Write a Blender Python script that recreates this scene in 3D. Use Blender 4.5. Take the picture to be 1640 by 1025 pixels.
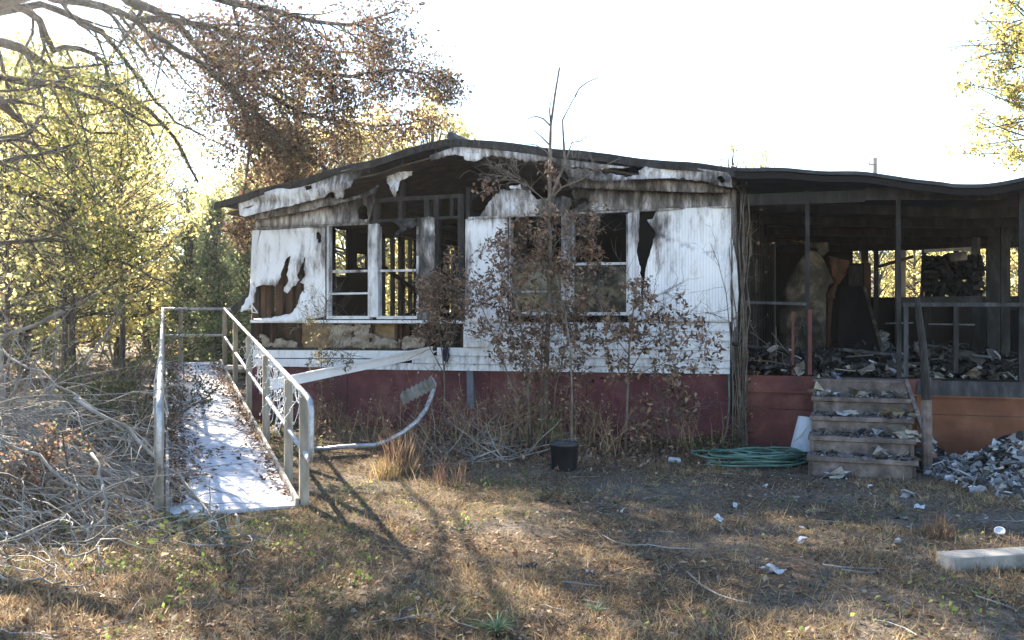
import bpy, bmesh, math, random
import numpy as np
from mathutils import Vector as V, Matrix, noise as mnoise
from mathutils.geometry import delaunay_2d_cdt
rng = random.Random(7); nr = np.random.default_rng(11)
sc = bpy.context.scene; COL = sc.collection
for o in list(bpy.data.objects): bpy.data.objects.remove(o)

# ------------------------------------------------------------------ camera, light, exposure
EYE, FOC, CX, HY = 1.5, 1440.0, 820.0, 516.0
cam = bpy.data.cameras.new('camera'); cam.lens = 36*FOC/1640; cam.sensor_width = 36
cam.shift_y = (HY-512.5)/1640; cam.clip_start = .05; cam.clip_end = 900
camo = bpy.data.objects.new('camera', cam); COL.objects.link(camo)
camo.location = (0, 0, EYE); camo.rotation_euler = (math.radians(90), 0, 0); sc.camera = camo
SUN_AZ, SUN_EL = math.radians(-36), math.radians(30)      # azimuth from +Y, negative = left
w = bpy.data.worlds.new('World'); sc.world = w; w.use_nodes = True
nt = w.node_tree; sky = nt.nodes.new('ShaderNodeTexSky'); sky.sky_type = 'NISHITA'; sky.sun_disc = False
sky.sun_elevation = SUN_EL; sky.sun_rotation = SUN_AZ; sky.air_density = 1.0; sky.dust_density = 0.05; sky.ozone_density = 0.6
bg = nt.nodes['Background']; nt.links.new(sky.outputs[0], bg.inputs[0]); bg.inputs[1].default_value = .066
sl = bpy.data.lights.new('sun', 'SUN'); sl.energy = 5.0; sl.angle = math.radians(.53); sl.color = (1, .87, .69)
so = bpy.data.objects.new('sun', sl); COL.objects.link(so)
SD = V((math.sin(SUN_AZ)*math.cos(SUN_EL), math.cos(SUN_AZ)*math.cos(SUN_EL), math.sin(SUN_EL)))
so.rotation_euler = SD.to_track_quat('Z', 'Y').to_euler()
sc.view_settings.view_transform = 'Standard'; sc.view_settings.look = 'None'
sc.view_settings.gamma = 1; sc.view_settings.use_curve_mapping = False
sc.view_settings.exposure = 2.96
sc.cycles.use_denoising = True; sc.cycles.max_bounces = 8; sc.cycles.sample_clamp_indirect = 6

# ------------------------------------------------------------------ geometry of the place
C2 = V((2.717, 11.02)); U2 = V((-.9346, .3557)).normalized()
V2 = V((.3557, .9346)).normalized()
FLOOR = .857
def H(s, d, z): return V((C2.x+U2.x*s+V2.x*d, C2.y+U2.y*s+V2.y*d, z))     # house frame: s left along front, d back
def at(px, py, Y): return V(((px-CX)/FOC*Y, Y, EYE-(py-HY)/FOC*Y))
def HP(px, py, off=0):
    dx, dz = (px-CX)/FOC, (HY-py)/FOC
    t = (C2.dot(V2)-off)/(dx*V2.x+V2.y)
    return V((dx*t, t, EYE+dz*t))
def G(px, py, z=0):
    t = (z-EYE)/((HY-py)/FOC); return V(((px-CX)/FOC*t, t, z))
def sz(px, py, off=0):
    p = HP(px, py, off); q = V((p.x-C2.x, p.y-C2.y)); return q.dot(U2), p.z
def gz(x, y):
    b = .035*mnoise.noise(V((x*.55, y*.55, 3.1)))+.018*mnoise.noise(V((x*1.9, y*1.9, 7.7)))
    return b
def GP(px, py):
    p = G(px, py); p.z = gz(p.x, p.y); return p

# ------------------------------------------------------------------ materials
def mat(name, cols, scale=6, rough=.85, bump=.15, bscale=None, attr=None, stretch=(1, 1, 1), metal=0, ribs=None, detail=8, spec=.3, trans=0):
    m = bpy.data.materials.new(name); m.use_nodes = True; t = m.node_tree; n = t.nodes; L = t.links
    b = n['Principled BSDF']; b.inputs['Roughness'].default_value = rough; b.inputs['Metallic'].default_value = metal
    b.inputs['Specular IOR Level'].default_value = spec
    tc = n.new('ShaderNodeTexCoord'); mp = n.new('ShaderNodeMapping'); mp.inputs['Scale'].default_value = stretch
    L.new(tc.outputs['Object'], mp.inputs['Vector'])
    no = n.new('ShaderNodeTexNoise'); no.inputs['Scale'].default_value = scale; no.inputs['Detail'].default_value = detail
    no.inputs['Roughness'].default_value = .65
    L.new(mp.outputs[0], no.inputs['Vector'])
    cr = n.new('ShaderNodeValToRGB'); e = cr.color_ramp.elements
    k = len(cols)
    while len(e) < k: e.new(.5)
    for i, c in enumerate(cols):
        e[i].position = .3+.4*i/max(1, k-1); e[i].color = (*c, 1)
    L.new(no.outputs['Fac'], cr.inputs['Fac']); out = cr.outputs[0]
    if attr == 'mul':
        a = n.new('ShaderNodeAttribute'); a.attribute_name = 'Col'
        mx = n.new('ShaderNodeMix'); mx.data_type = 'RGBA'; mx.blend_type = 'MULTIPLY'; mx.inputs['Factor'].default_value = 1
        L.new(out, mx.inputs['A']); L.new(a.outputs['Color'], mx.inputs['B']); out = mx.outputs['Result']
    if attr == 'soot':
        a = n.new('ShaderNodeAttribute'); a.attribute_name = 'Col'
        sx = n.new('ShaderNodeSeparateColor'); L.new(a.outputs['Color'], sx.inputs[0])
        n2 = n.new('ShaderNodeTexNoise'); n2.inputs['Scale'].default_value = 5; n2.inputs['Detail'].default_value = 10; n2.inputs['Roughness'].default_value = .7
        mp2 = n.new('ShaderNodeMapping'); mp2.inputs['Scale'].default_value = (2.2, 2.2, .55); L.new(tc.outputs['Object'], mp2.inputs['Vector']); L.new(mp2.outputs[0], n2.inputs['Vector'])
        ma = n.new('ShaderNodeMath'); ma.operation = 'MULTIPLY_ADD'; ma.inputs[1].default_value = 1.6; ma.inputs[2].default_value = -.80
        L.new(n2.outputs['Fac'], ma.inputs[0])
        ad = n.new('ShaderNodeMath'); ad.operation = 'ADD'; ad.use_clamp = True
        L.new(sx.outputs[0], ad.inputs[0]); L.new(ma.outputs[0], ad.inputs[1])
        r2 = n.new('ShaderNodeValToRGB'); q = r2.color_ramp.elements
        q[0].position = .12; q[0].color = (1, 1, 1, 1); q[1].position = 1; q[1].color = (.02, .017, .015, 1)
        for p, c in ((.28, (.78, .77, .76)), (.45, (.40, .375, .36)), (.62, (.16, .145, .135)), (.8, (.05, .046, .042))):
            z = q.new(p); z.color = (*c, 1)
        L.new(ad.outputs[0], r2.inputs[0])
        mx = n.new('ShaderNodeMix'); mx.data_type = 'RGBA'; mx.blend_type = 'MULTIPLY'; mx.inputs['Factor'].default_value = 1
        L.new(out, mx.inputs['A']); L.new(r2.outputs[0], mx.inputs['B']); out = mx.outputs['Result']
    L.new(out, b.inputs['Base Color'])
    hn = None
    if bump:
        bp = n.new('ShaderNodeBump'); bp.inputs['Strength'].default_value = bump; bp.inputs['Distance'].default_value = .02
        nb = n.new('ShaderNodeTexNoise'); nb.inputs['Scale'].default_value = bscale or scale*4; nb.inputs['Detail'].default_value = 6
        L.new(mp.outputs[0], nb.inputs['Vector']); L.new(nb.outputs['Fac'], bp.inputs['Height'])
        L.new(bp.outputs[0], b.inputs['Normal']); hn = bp
    if ribs:
        uv = n.new('ShaderNodeUVMap'); wv = n.new('ShaderNodeTexWave'); wv.bands_direction = ribs[0]; wv.inputs['Scale'].default_value = ribs[1]
        wv.wave_profile = 'SIN'; L.new(uv.outputs[0], wv.inputs['Vector'])
        b2 = n.new('ShaderNodeBump'); b2.inputs['Strength'].default_value = ribs[2]; b2.inputs['Distance'].default_value = .012
        L.new(wv.outputs['Fac'], b2.inputs['Height'])
        if hn: L.new(hn.outputs[0], b2.inputs['Normal'])
        L.new(b2.outputs[0], b.inputs['Normal'])
    if trans:
        tr = n.new('ShaderNodeBsdfTranslucent'); L.new(out, tr.inputs['Color'])
        ms = n.new('ShaderNodeMixShader'); ms.inputs[0].default_value = trans
        L.new(b.outputs[0], ms.inputs[1]); L.new(tr.outputs[0], ms.inputs[2]); L.new(ms.outputs[0], n['Material Output'].inputs[0])
    return m
M = {}
M['siding'] = mat('white_siding', [(.70, .70, .74), (.80, .80, .83)], 3, .5, .12, 7, 'soot', ribs=('X', 8.5, .35))
M['lap'] = mat('white_lap_siding', [(.66, .66, .69), (.78, .78, .81)], 4, .55, .1, 14, 'soot')
M['char'] = mat('charred_wood', [(.008, .0075, .0075), (.02, .019, .019), (.05, .048, .048)], 9, .8, .6, 40, stretch=(1, 1, .35))
M['soot'] = mat('soot_black', [(.005, .0045, .0045), (.012, .0105, .01)], 4, .9, .3, 20)
M['brownburn'] = mat('scorched_board', [(.01, .008, .006), (.035, .023, .015), (.075, .045, .022)], 5, .85, .4, 25)
M['tanburn'] = mat('scorched_tan_board', [(.008, .0075, .007), (.05, .042, .034), (.2, .16, .12)], 3.2, .85, .3, 18)
M['studwood'] = mat('stud_wood', [(.012, .008, .006), (.05, .024, .015), (.11, .055, .03)], 7, .8, .3, 30, stretch=(1, 1, .3))
M['roof'] = mat('roof_metal', [(.012, .013, .015), (.028, .03, .034), (.06, .062, .068)], 3, .55, .2, 15, metal=.3)
M['red'] = mat('red_skirting_paint', [(.055, .023, .028), (.115, .036, .043), (.19, .095, .095)], 2.2, .75, .2, 22, ribs=('X', 1.5, .4))
M['porchred'] = mat('faded_red_paint', [(.055, .02, .02), (.11, .034, .031), (.19, .08, .066)], 2.6, .65, .25, 22)
M['flare_red'] = mat('flare_tinted_red_paint', [(.075, .03, .018), (.14, .05, .024), (.21, .095, .055)], 2, .6, .2, 18)  # red paint with the lens flare's orange cast mixed into its colour
M['insul'] = mat('insulation', [(.10, .085, .07), (.30, .25, .2), (.48, .42, .36)], 7, .95, .8, 26)
M['insulb'] = mat('insulation_brown', [(.09, .06, .03), (.24, .16, .09), (.36, .27, .17)], 6, .95, .8, 22)
M['grey'] = mat('grey_wood', [(.13, .12, .11), (.24, .22, .2), (.36, .34, .31)], 8, .85, .35, 40, stretch=(1, 1, .2))
M['dgrey'] = mat('scorched_grey_wood', [(.018, .018, .019), (.042, .042, .045), (.095, .095, .1)], 9, .85, .4, 40, stretch=(1, 1, .3))
M['post'] = mat('weathered_post', [(.13, .115, .09), (.25, .22, .18), (.38, .34, .28)], 10, .85, .35, 40, stretch=(1, 1, .2))
M['galv'] = mat('galvanized_pipe', [(.22, .22, .23), (.36, .365, .38), (.50, .505, .52)], 14, .45, .05, 40, metal=.4, spec=.5)
M['step'] = mat('weathered_step', [(.05, .042, .038), (.12, .095, .085), (.22, .18, .165)], 8, .85, .3, 34)
M['concrete'] = mat('concrete', [(.07, .07, .068), (.19, .19, .187), (.27, .265, .255)], 6, .9, .25, 60)
M['plank'] = mat('painted_ramp_board', [(.34, .35, .39), (.52, .53, .57), (.62, .63, .67)], 6, .75, .15, 50)
M['black'] = mat('black_plastic', [(.010, .011, .013), (.022, .023, .026)], 8, .45, .05, 40, spec=.5)
M['bucket'] = mat('pale_plastic', [(.40, .43, .47), (.55, .58, .62), (.62, .64, .67)], 6, .4, .05, 30, spec=.5)
M['hose'] = mat('green_hose', [(.03, .065, .052), (.055, .125, .098), (.14, .22, .18)], 8, .4, .05, 50, spec=.5)
M['olive'] = mat('mossy_block', [(.05, .05, .025), (.13, .125, .06), (.24, .22, .12)], 9, .9, .5, 40)
M['trash'] = mat('white_scrap', [(.3, .3, .31), (.62, .62, .62), (.8, .8, .8)], 9, .8, .3, 30, attr='mul')
M['rub'] = mat('rubble_mix', [(.35, .35, .36), (.8, .8, .8)], 9, .85, .3, 30, attr='mul')
M['wire'] = mat('white_wire', [(.55, .54, .52), (.75, .74, .72)], 9, .5, 0)
M['bark'] = mat('oak_bark', [(.028, .024, .02), (.06, .052, .045), (.12, .107, .095)], 7, .95, .8, 26, stretch=(1, 1, .4))
M['twig'] = mat('grey_twig', [(.075, .065, .055), (.22, .205, .185), (.46, .44, .41)], 1.6, .9, .2, 40)
M['stem'] = mat('dead_stem', [(.06, .05, .04), (.12, .10, .082), (.2, .175, .15)], 7, .9, .2, 40)
M['leaf'] = mat('leaf', [(.75, .75, .75), (1, 1, 1)], 2, .65, 0, attr='mul', trans=.45)
M['bgleaf'] = mat('woodland_leaf', [(.8, .8, .8), (1, 1, 1)], .6, .7, 0, attr='mul', trans=.72)
M['deadleaf'] = mat('dead_leaf', [(.7, .7, .7), (1, 1, 1)], 3, .75, 0, attr='mul', trans=.22)
M['blade'] = mat('dry_grass', [(.8, .8, .8), (1, 1, 1)], 1, .8, 0, attr='mul', trans=.3)
M['glass'] = mat('sooty_glass', [(.008, .009, .011), (.02, .022, .026)], 2, .12, .02, 4, spec=.5)
M['white'] = mat('white_frame', [(.55, .55, .57), (.72, .72, .75)], 6, .5, .08, 30, 'soot')
M['blue'] = mat('blue_grey_pier', [(.09, .10, .13), (.18, .2, .24)], 8, .8, .2, 40)
M['cloth'] = mat('dark_blue_cloth', [(.008, .01, .03), (.02, .025, .06)], 8, .9, .3, 40)

# ------------------------------------------------------------------ helpers
def tag(o, label=None, cat=None, group=None, kind=None):
    if label: o['label'] = label
    if cat: o['category'] = cat
    if group: o['group'] = group
    if kind: o['kind'] = kind
    return o
def thing(name, loc, label, cat, group=None):
    o = bpy.data.objects.new(name, None); COL.objects.link(o); o.location = loc; o.empty_display_size = .2
    return tag(o, label, cat, group)
def wloc(o):
    p = V((0, 0, 0))
    while o is not None: p = p+o.location; o = o.parent
    return p
class MB:
    def __init__(s): s.v = []; s.f = []; s.c = []; s.uv = []
    def add(s, vs, fs, col=None, uv=None):
        b = len(s.v); s.v += [tuple(v) for v in vs]; s.f += [tuple(i+b for i in f) for f in fs]
        s.c += (col if isinstance(col, list) else [col or (0, 0, 0)]*len(vs))
        s.uv += uv or [(0, 0)]*len(vs)
        return s
    def box(s, o, ax, ay, az, col=None):          # corner + three edge vectors
        o, ax, ay, az = V(o), V(ax), V(ay), V(az)
        p = [o, o+ax, o+ax+ay, o+ay]; p += [q+az for q in p]
        fs = [(0, 3, 2, 1), (4, 5, 6, 7), (0, 1, 5, 4), (1, 2, 6, 5), (2, 3, 7, 6), (3, 0, 4, 7)]
        if ax.cross(ay).dot(az) < 0: fs = [f[::-1] for f in fs]
        uv = [((q.x-C2.x)*U2.x+(q.y-C2.y)*U2.y, q.z) for q in p]
        return s.add(p, fs, col, uv)
    def hbox(s, s0, s1, d0, d1, z0, z1, col=None):
        o = H(s0, d0, z0); return s.box(o, H(s1, d0, z0)-o, H(s0, d1, z0)-o, (0, 0, z1-z0), col)
    def bar(s, a, b, w, h=None, up=(0, 0, 1), col=None):     # squared stick from a to b
        a, b = V(a), V(b); h = h or w; t = (b-a).normalized(); u = V(up)
        if abs(t.dot(u)) > .95: u = V((U2.x, U2.y, 0))
        x = t.cross(u).normalized(); y = x.cross(t).normalized()
        return s.box(a-x*w/2-y*h/2, b-a, x*w, y*h, col)
    def tube(s, pts, r, n=6, col=None, cap=True):
        pts = [V(p) for p in pts]; k = len(pts); rs = r if isinstance(r, (list, tuple)) else [r]*k
        ref = V((.31, .17, .93)); vs = []; fs = []
        for i, p in enumerate(pts):
            t = (pts[min(i+1, k-1)]-pts[max(i-1, 0)])
            t = t.normalized() if t.length > 1e-9 else V((0, 0, 1))
            x = t.cross(ref)
            if x.length < .1: x = t.cross(V((1, 0, 0)))
            x.normalize(); y = t.cross(x)
            for j in range(n):
                a = 2*math.pi*j/n; vs.append(p+(x*math.cos(a)+y*math.sin(a))*rs[i])
        for i in range(k-1):
            for j in range(n): fs.append((i*n+j, i*n+(j+1) % n, (i+1)*n+(j+1) % n, (i+1)*n+j))
        if cap: fs += [tuple(range(n))[::-1], tuple((k-1)*n+j for j in range(n))]
        return s.add(vs, fs, col)
    def prism(s, poly, off, th, soot=None, noff=0):      # polygon given on the facade plane, real thickness
        A = [HP(x, y, off) for x, y in poly]; B = [p+V((V2.x, V2.y, 0))*th for p in A]; k = len(A)
        col = [((soot(x, y) if soot else 0),)*3 for x, y in poly]*2
        fs = [tuple(range(k)), tuple(range(2*k-1, k-1, -1))]+[(i, i+k, (i+1) % k+k, (i+1) % k) for i in range(k)]
        uv = [sz(x, y, off) for x, y in poly]*2
        return s.add(A+B, fs, col, uv)
    def build(s, name, m, parent=None, kind=None, label=None, smooth=False, bevel=0):
        me = bpy.data.meshes.new(name); p0 = wloc(parent) if parent else V((0, 0, 0))
        org = p0
        if not parent and s.v:
            a = np.array(s.v); org = V(((a[:, 0].min()+a[:, 0].max())/2, (a[:, 1].min()+a[:, 1].max())/2, a[:, 2].min()))
        me.from_pydata([(x-org.x, y-org.y, z-org.z) for x, y, z in s.v], [], s.f)
        ca = me.color_attributes.new('Col', 'FLOAT_COLOR', 'POINT')
        ca.data.foreach_set('color', [q for c in s.c for q in (*c, 1)])
        ul = me.uv_layers.new(name='UVMap'); li = np.zeros(len(me.loops), dtype=np.int32); me.loops.foreach_get('vertex_index', li)
        ul.data.foreach_set('uv', np.array(s.uv, dtype=np.float32)[li].ravel())
        if smooth: me.polygons.foreach_set('use_smooth', [True]*len(me.polygons))
        me.materials.append(m if not isinstance(m, str) else M[m]); me.update()
        o = bpy.data.objects.new(name, me); COL.objects.link(o)
        if parent: o.parent = parent
        else: o.location = org
        if bevel:
            b = o.modifiers.new('bevel', 'BEVEL'); b.width = bevel; b.segments = 2; b.limit_method = 'ANGLE'
        return tag(o, label, None, None, kind)
def inpoly(x, y, P):
    r = False; j = len(P)-1
    for i in range(len(P)):
        if (P[i][1] > y) != (P[j][1] > y) and x < (P[j][0]-P[i][0])*(y-P[i][1])/(P[j][1]-P[i][1])+P[i][0]: r = not r
        j = i
    return r
def jagged(P, amp, seg=5):
    out = []
    for i, p in enumerate(P):
        q = P[(i+1) % len(P)]; flag = p[2] if len(p) > 2 else 1
        n = max(1, int(math.hypot(q[0]-p[0], q[1]-p[1])/(seg*.7))); out.append((p[0], p[1]))
        for k in range(1, n):
            a = amp*flag; x, y = p[0]+(q[0]-p[0])*k/n, p[1]+(q[1]-p[1])*k/n; out.append((x+rng.uniform(-a, a)*.8+a*2.2*mnoise.noise(V((x*.12, y*.12, 3))), y+rng.uniform(-a, a)*.8+a*2.2*mnoise.noise(V((x*.12, y*.12, 9)))))
    return out
def sheet(name, poly, m, parent, off=.02, holes=(), jag=1.6, step=7, disp=None, soot=None, label=None, smooth=True):
    """torn thin metal sheet: outline on the facade plane, buckled by disp (metres)"""
    P = jagged(poly, jag); HS = [jagged(h, 1.2, 4) for h in holes]
    pts = [V(p) for p in P]; faces = [list(range(len(P)))]; edges = []
    for h in HS:
        b = len(pts); pts += [V(p) for p in h]; edges += [(b+i, b+(i+1) % len(h)) for i in range(len(h))]
    xs = [p[0] for p in P]; ys = [p[1] for p in P]; y = min(ys)+step/2
    while y < max(ys):
        x = min(xs)+step/2
        while x < max(xs):
            a, b = x+rng.uniform(-1, 1), y+rng.uniform(-1, 1)
            if inpoly(a, b, P): pts.append(V((a, b)))
            x += step
        y += step
    r = delaunay_2d_cdt(pts, edges, faces, 1, 1e-4); vs = r[0]; mb = MB()
    fs = []
    for f in r[2]:
        cx, cy = sum(vs[i].x for i in f)/len(f), sum(vs[i].y for i in f)/len(f)
        if any(inpoly(cx, cy, h) for h in HS): continue
        fs.append(tuple(f)[::-1])
    ws = [HP(v.x, v.y, off+(disp(v.x, v.y) if disp else 0)) for v in vs]
    mb.add(ws, fs, [((max(0, min(1, soot(v.x, v.y))) if soot else 0),)*3 for v in vs], [sz(v.x, v.y, off) for v in vs])
    o = mb.build(name, m, parent, None, label, smooth)
    so_ = o.modifiers.new('metal', 'SOLIDIFY'); so_.thickness = .004; so_.offset = 0
    return o
def leafmesh(name, pts, size, pal, m, parent=None, kind='stuff', aspect=.5, flat=None, jit=.25, label=None, curl=.25):
    """many separate folded leaf faces"""
    N = len(pts); P = np.asarray(pts, dtype=np.float64)
    p0 = np.array(wloc(parent)) if parent else np.zeros(3)
    d = nr.normal(size=(N, 3)); d /= np.linalg.norm(d, axis=1, keepdims=True)
    if flat is not None: d[:, 2] *= flat; d /= np.linalg.norm(d, axis=1, keepdims=True)
    q = nr.normal(size=(N, 3))
    if flat is not None: q = q*flat+np.array([0, 0, 1.0])
    sd = np.cross(d, q); sd /= np.linalg.norm(sd, axis=1, keepdims=True)+1e-9; nn = np.cross(sd, d)
    L = nr.uniform(size[0], size[1], (N, 1)); W = L*aspect*nr.uniform(.7, 1.3, (N, 1))
    v = np.empty((N, 4, 3)); v[:, 0] = P; v[:, 1] = P+d*L*.5+sd*W*.5+nn*L*curl*.5; v[:, 2] = P+d*L; v[:, 3] = P+d*L*.5-sd*W*.5+nn*L*curl*.5
    v -= p0
    me = bpy.data.meshes.new(name); me.vertices.add(N*4); me.vertices.foreach_set('co', v.ravel())
    me.loops.add(N*4); me.loops.foreach_set('vertex_index', np.arange(N*4, dtype=np.int32))
    me.polygons.add(N); me.polygons.foreach_set('loop_start', np.arange(0, N*4, 4, dtype=np.int32))
    me.update(calc_edges=True)
    pal = np.asarray(pal); c = pal[nr.integers(0, len(pal), N)]*nr.uniform(1-jit, 1+jit, (N, 1))
    cc = np.ones((N, 4, 4)); cc[:, :, :3] = c[:, None, :]
    ca = me.color_attributes.new('Col', 'FLOAT_COLOR', 'POINT'); ca.data.foreach_set('color', cc.ravel())
    me.materials.append(M[m]); o = bpy.data.objects.new(name, me); COL.objects.link(o)
    if parent: o.parent = parent
    return tag(o, label, None, None, kind)
def lerp(a, b, t): return a+(b-a)*t
def sample(path, t):
    k = len(path)-1; f = min(max(t, 0), .9999)*k; i = int(f); return path[i].lerp(path[i+1], f-i), (path[i+1]-path[i]).normalized()
def rvec():
    while True:
        v = V((rng.uniform(-1, 1), rng.uniform(-1, 1), rng.uniform(-1, 1)))
        if .05 < v.length < 1: return v.normalized()
def grow(mbs, leaf, path, r0, level, maxl, nch, ratio, droop=0., spread=.9, length=None, wig=.18, lpt=4, tmin=.2, bias=None):
    """tapered limb, its branches and twigs; leaf points gather along the last level"""
    k = len(path); n = (8, 6, 4, 3, 3)[min(level, 4)]
    mbs[min(level, len(mbs)-1)].tube(path, [r0*(1-.72*i/(k-1)) for i in range(k)], n)
    Ln = length or sum((path[i+1]-path[i]).length for i in range(k-1))
    if level >= maxl:
        for i in range(lpt):
            p, t = sample(path, rng.uniform(.15, 1)); leaf.append(p+rvec()*.03)
        return
    for i in range(nch[min(level, len(nch)-1)]):
        t = tmin+(1-tmin)*(i+rng.random())/nch[min(level, len(nch)-1)]; p, tg = sample(path, t)
        d = (tg*(1-spread*.5)+rvec()*spread*.8+V((0, 0, -droop))+(bias or V((0, 0, 0)))).normalized()
        L = Ln*ratio*rng.uniform(.55, 1.2)*(1.1-.5*t); q = [p]; seg = 5 if level < 2 else 4
        for j in range(seg):
            d = (d+rvec()*wig+V((0, 0, -droop*.18))).normalized(); q.append(q[-1]+d*L/seg)
        grow(mbs, leaf, q, max(.0022, r0*(1-.72*t)*.45), level+1, maxl, nch, ratio, droop, spread, L, wig, lpt, .15, bias)
def copy_tree(o, parent=None):
    c = o.copy(); COL.objects.link(c); c.parent = parent
    for ch in list(o.children): copy_tree(ch, c)
    return c
def vnoise(x, y, s, seed=0):
    x = np.asarray(x)/s; y = np.asarray(y)/s; xi = np.floor(x).astype(int); yi = np.floor(y).astype(int); fx = x-xi; fy = y-yi
    fx = fx*fx*(3-2*fx); fy = fy*fy*(3-2*fy)
    h = lambda a, b: (np.sin(a*127.1+b*311.7+seed*74.7)*43758.5453) % 1.0
    return (h(xi, yi)*(1-fx)+h(xi+1, yi)*fx)*(1-fy)+(h(xi, yi+1)*(1-fx)+h(xi+1, yi+1)*fx)*fy
# ------------------------------------------------------------------ ground
def make_ground():
    xs = np.concatenate([[-150, -120, -80, -55, -40, -30], np.arange(-24, -9, .6), np.arange(-9, 8, .11), np.arange(8, 24, .6), [30, 40, 55, 80, 120, 150]])
    ys = np.concatenate([[-40, -20, -8, 0, 2], np.arange(3, 14, .11), np.arange(14, 34, .6), [36, 42, 50, 60, 80, 110, 150]])
    X, Y = np.meshgrid(xs, ys); vs = [(x, y, gz(x, y)) for x, y in zip(X.ravel(), Y.ravel())]
    nx, ny = len(xs), len(ys)
    fs = [(j*nx+i, j*nx+i+1, (j+1)*nx+i+1, (j+1)*nx+i) for j in range(ny-1) for i in range(nx-1)]
    m = bpy.data.materials.new('yard_soil'); m.use_nodes = True; t = m.node_tree; n = t.nodes; L = t.links; b = n['Principled BSDF']
    b.inputs['Roughness'].default_value = .95; b.inputs['Specular IOR Level'].default_value = .1
    tc = n.new('ShaderNodeTexCoord')
    def nz(s, d=8):
        q = n.new('ShaderNodeTexNoise'); q.inputs['Scale'].default_value = s; q.inputs['Detail'].default_value = d; q.inputs['Roughness'].default_value = .7
        L.new(tc.outputs['Object'], q.inputs['Vector']); return q.outputs['Fac']
    def ramp(f, *cs):
        r = n.new('ShaderNodeValToRGB'); e = r.color_ramp.elements
        while len(e) < len(cs): e.new(.5)
        for i, (p, c) in enumerate(cs): e[i].position = p; e[i].color = (*c, 1)
        L.new(f, r.inputs[0]); return r.outputs[0]
    fine = ramp(nz(28), (.3, (.028, .021, .016)), (.5, (.078, .056, .04)), (.7, (.165, .122, .087)))
    ash = ramp(nz(22), (.3, (.045, .038, .032)), (.5, (.115, .098, .083)), (.7, (.23, .20, .17)))
    big = ramp(nz(.7, 5), (.44, (0, 0, 0)), (.6, (1, 1, 1)))
    mx = n.new('ShaderNodeMix'); mx.data_type = 'RGBA'; L.new(big, mx.inputs['Factor']); L.new(fine, mx.inputs['A']); L.new(ash, mx.inputs['B'])
    L.new(mx.outputs['Result'], b.inputs['Base Color'])
    bp = n.new('ShaderNodeBump'); bp.inputs['Strength'].default_value = .7; bp.inputs['Distance'].default_value = .03
    L.new(nz(40), bp.inputs['Height']); L.new(bp.outputs[0], b.inputs['Normal'])
    me = bpy.data.meshes.new('ground'); me.from_pydata(vs, [], fs); me.polygons.foreach_set('use_smooth', [True]*len(fs)); me.materials.append(m)
    o = bpy.data.objects.new('ground', me); COL.objects.link(o); tag(o, 'bare dry yard of brown soil, ash and dead grass', None, None, 'structure')
make_ground()

# ------------------------------------------------------------------ the burnt house
HW, HL = 7.11, 9.0
house = thing('burnt_house', H(3.5, 4, 0), 'fire gutted white mobile home with torn siding and red skirting', 'house')
def sh(cx, cy, rx, ry, amp=1): return lambda x, y: amp*max(0, 1-math.hypot((x-cx)/rx, (y-cy)/ry))
def ssum(base, *fs): return lambda x, y: base+sum(f(x, y) for f in fs)
# floor, ceiling, far walls
def hp(name, m, boxes, label=None, parent=house):
    b = MB()
    for q in boxes: b.hbox(*q)
    return b.build(name, m, parent, None, label)
hp('floor', 'soot', [(.05, HW-.05, .12, HL, .62, FLOOR)])
hp('back_wall', 'soot', [(0, HW, HL, HL+.1, 0, 3.4)])
hp('interior_wall', 'soot', [(.08, 3.5, 1.9, 1.97, FLOOR, 3.3), (3.5, 3.56, 1.9, 4.3, FLOOR, 3.3)])
# long wall beside the porch
hp('side_wall', 'char', [(.01, .05, .12, HL, FLOOR, 3.15)])
for k in range(12): hp('stud', 'char', [(-.085, .01, .16+.42*k, .2+.42*k, FLOOR-.02, 3.2)])
hp('wall_base', 'red', [(-.0, .06, .15, HL, 0, FLOOR)])
for d, z, hgt in ((.9, 2.35, .5), (.35, 2.6, .35), (1.6, 1.9, .5)):
    b = MB(); o = H(-.09, d, z); b.add([o, H(-.12, d+.06, z+.02), H(-.12, d+.09, z+hgt), H(-.09, d+.02, z+hgt*.8)], [(0, 1, 2, 3)]); b.build('torn_panel', 'tanburn', house)
# long wall at the far left: charred panels with burnt through openings
for d0, d1, z0, z1 in ((.12, .43, FLOOR, 3.2), (.66, 2.28, FLOOR, 3.2), (2.68, 3.0, FLOOR, 3.2), (3.0, 3.35, FLOOR, 2.5), (3.35, 3.7, FLOOR, 3.2), (3.7, 5.3, FLOOR, 1.62),
                       (5.3, 7.0, FLOOR, 3.2), (7.0, 7.7, FLOOR, 1.7), (7.7, HL, FLOOR, 3.2), (2.28, 2.68, FLOOR, 2.3), (.43, .66, FLOOR, 1.6), (.43, .66, 2.25, 3.2), (3.0, 3.35, 2.75, 3.2)):
    hp('wall_panel', 'soot', [(HW-.05, HW-.01, d0, d1, z0, z1)])
for d in (3.92, 4.3, 4.62, 4.72, 5.05, .05, 7.3):
    hp('stud', 'char', [(HW-.1, HW-.02, d, d+.05, FLOOR, 3.2)])
b = MB(); b.bar(H(HW-.08, 3.8, 2.6), H(HW-.08, 5.4, 2.1), .06); b.bar(H(5.6, 4.4, 1.5), H(3.2, 5.6, 2.75), .08); b.bar(H(4.4, 3.2, 2.3), H(3.3, 4.4, 1.5), .06); b.build('fallen_rafter', 'char', house)
hp('burnt_door', 'brownburn', [(3.3, 4.15, 4.4, 4.46, 1.75, 3.0)])
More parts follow.
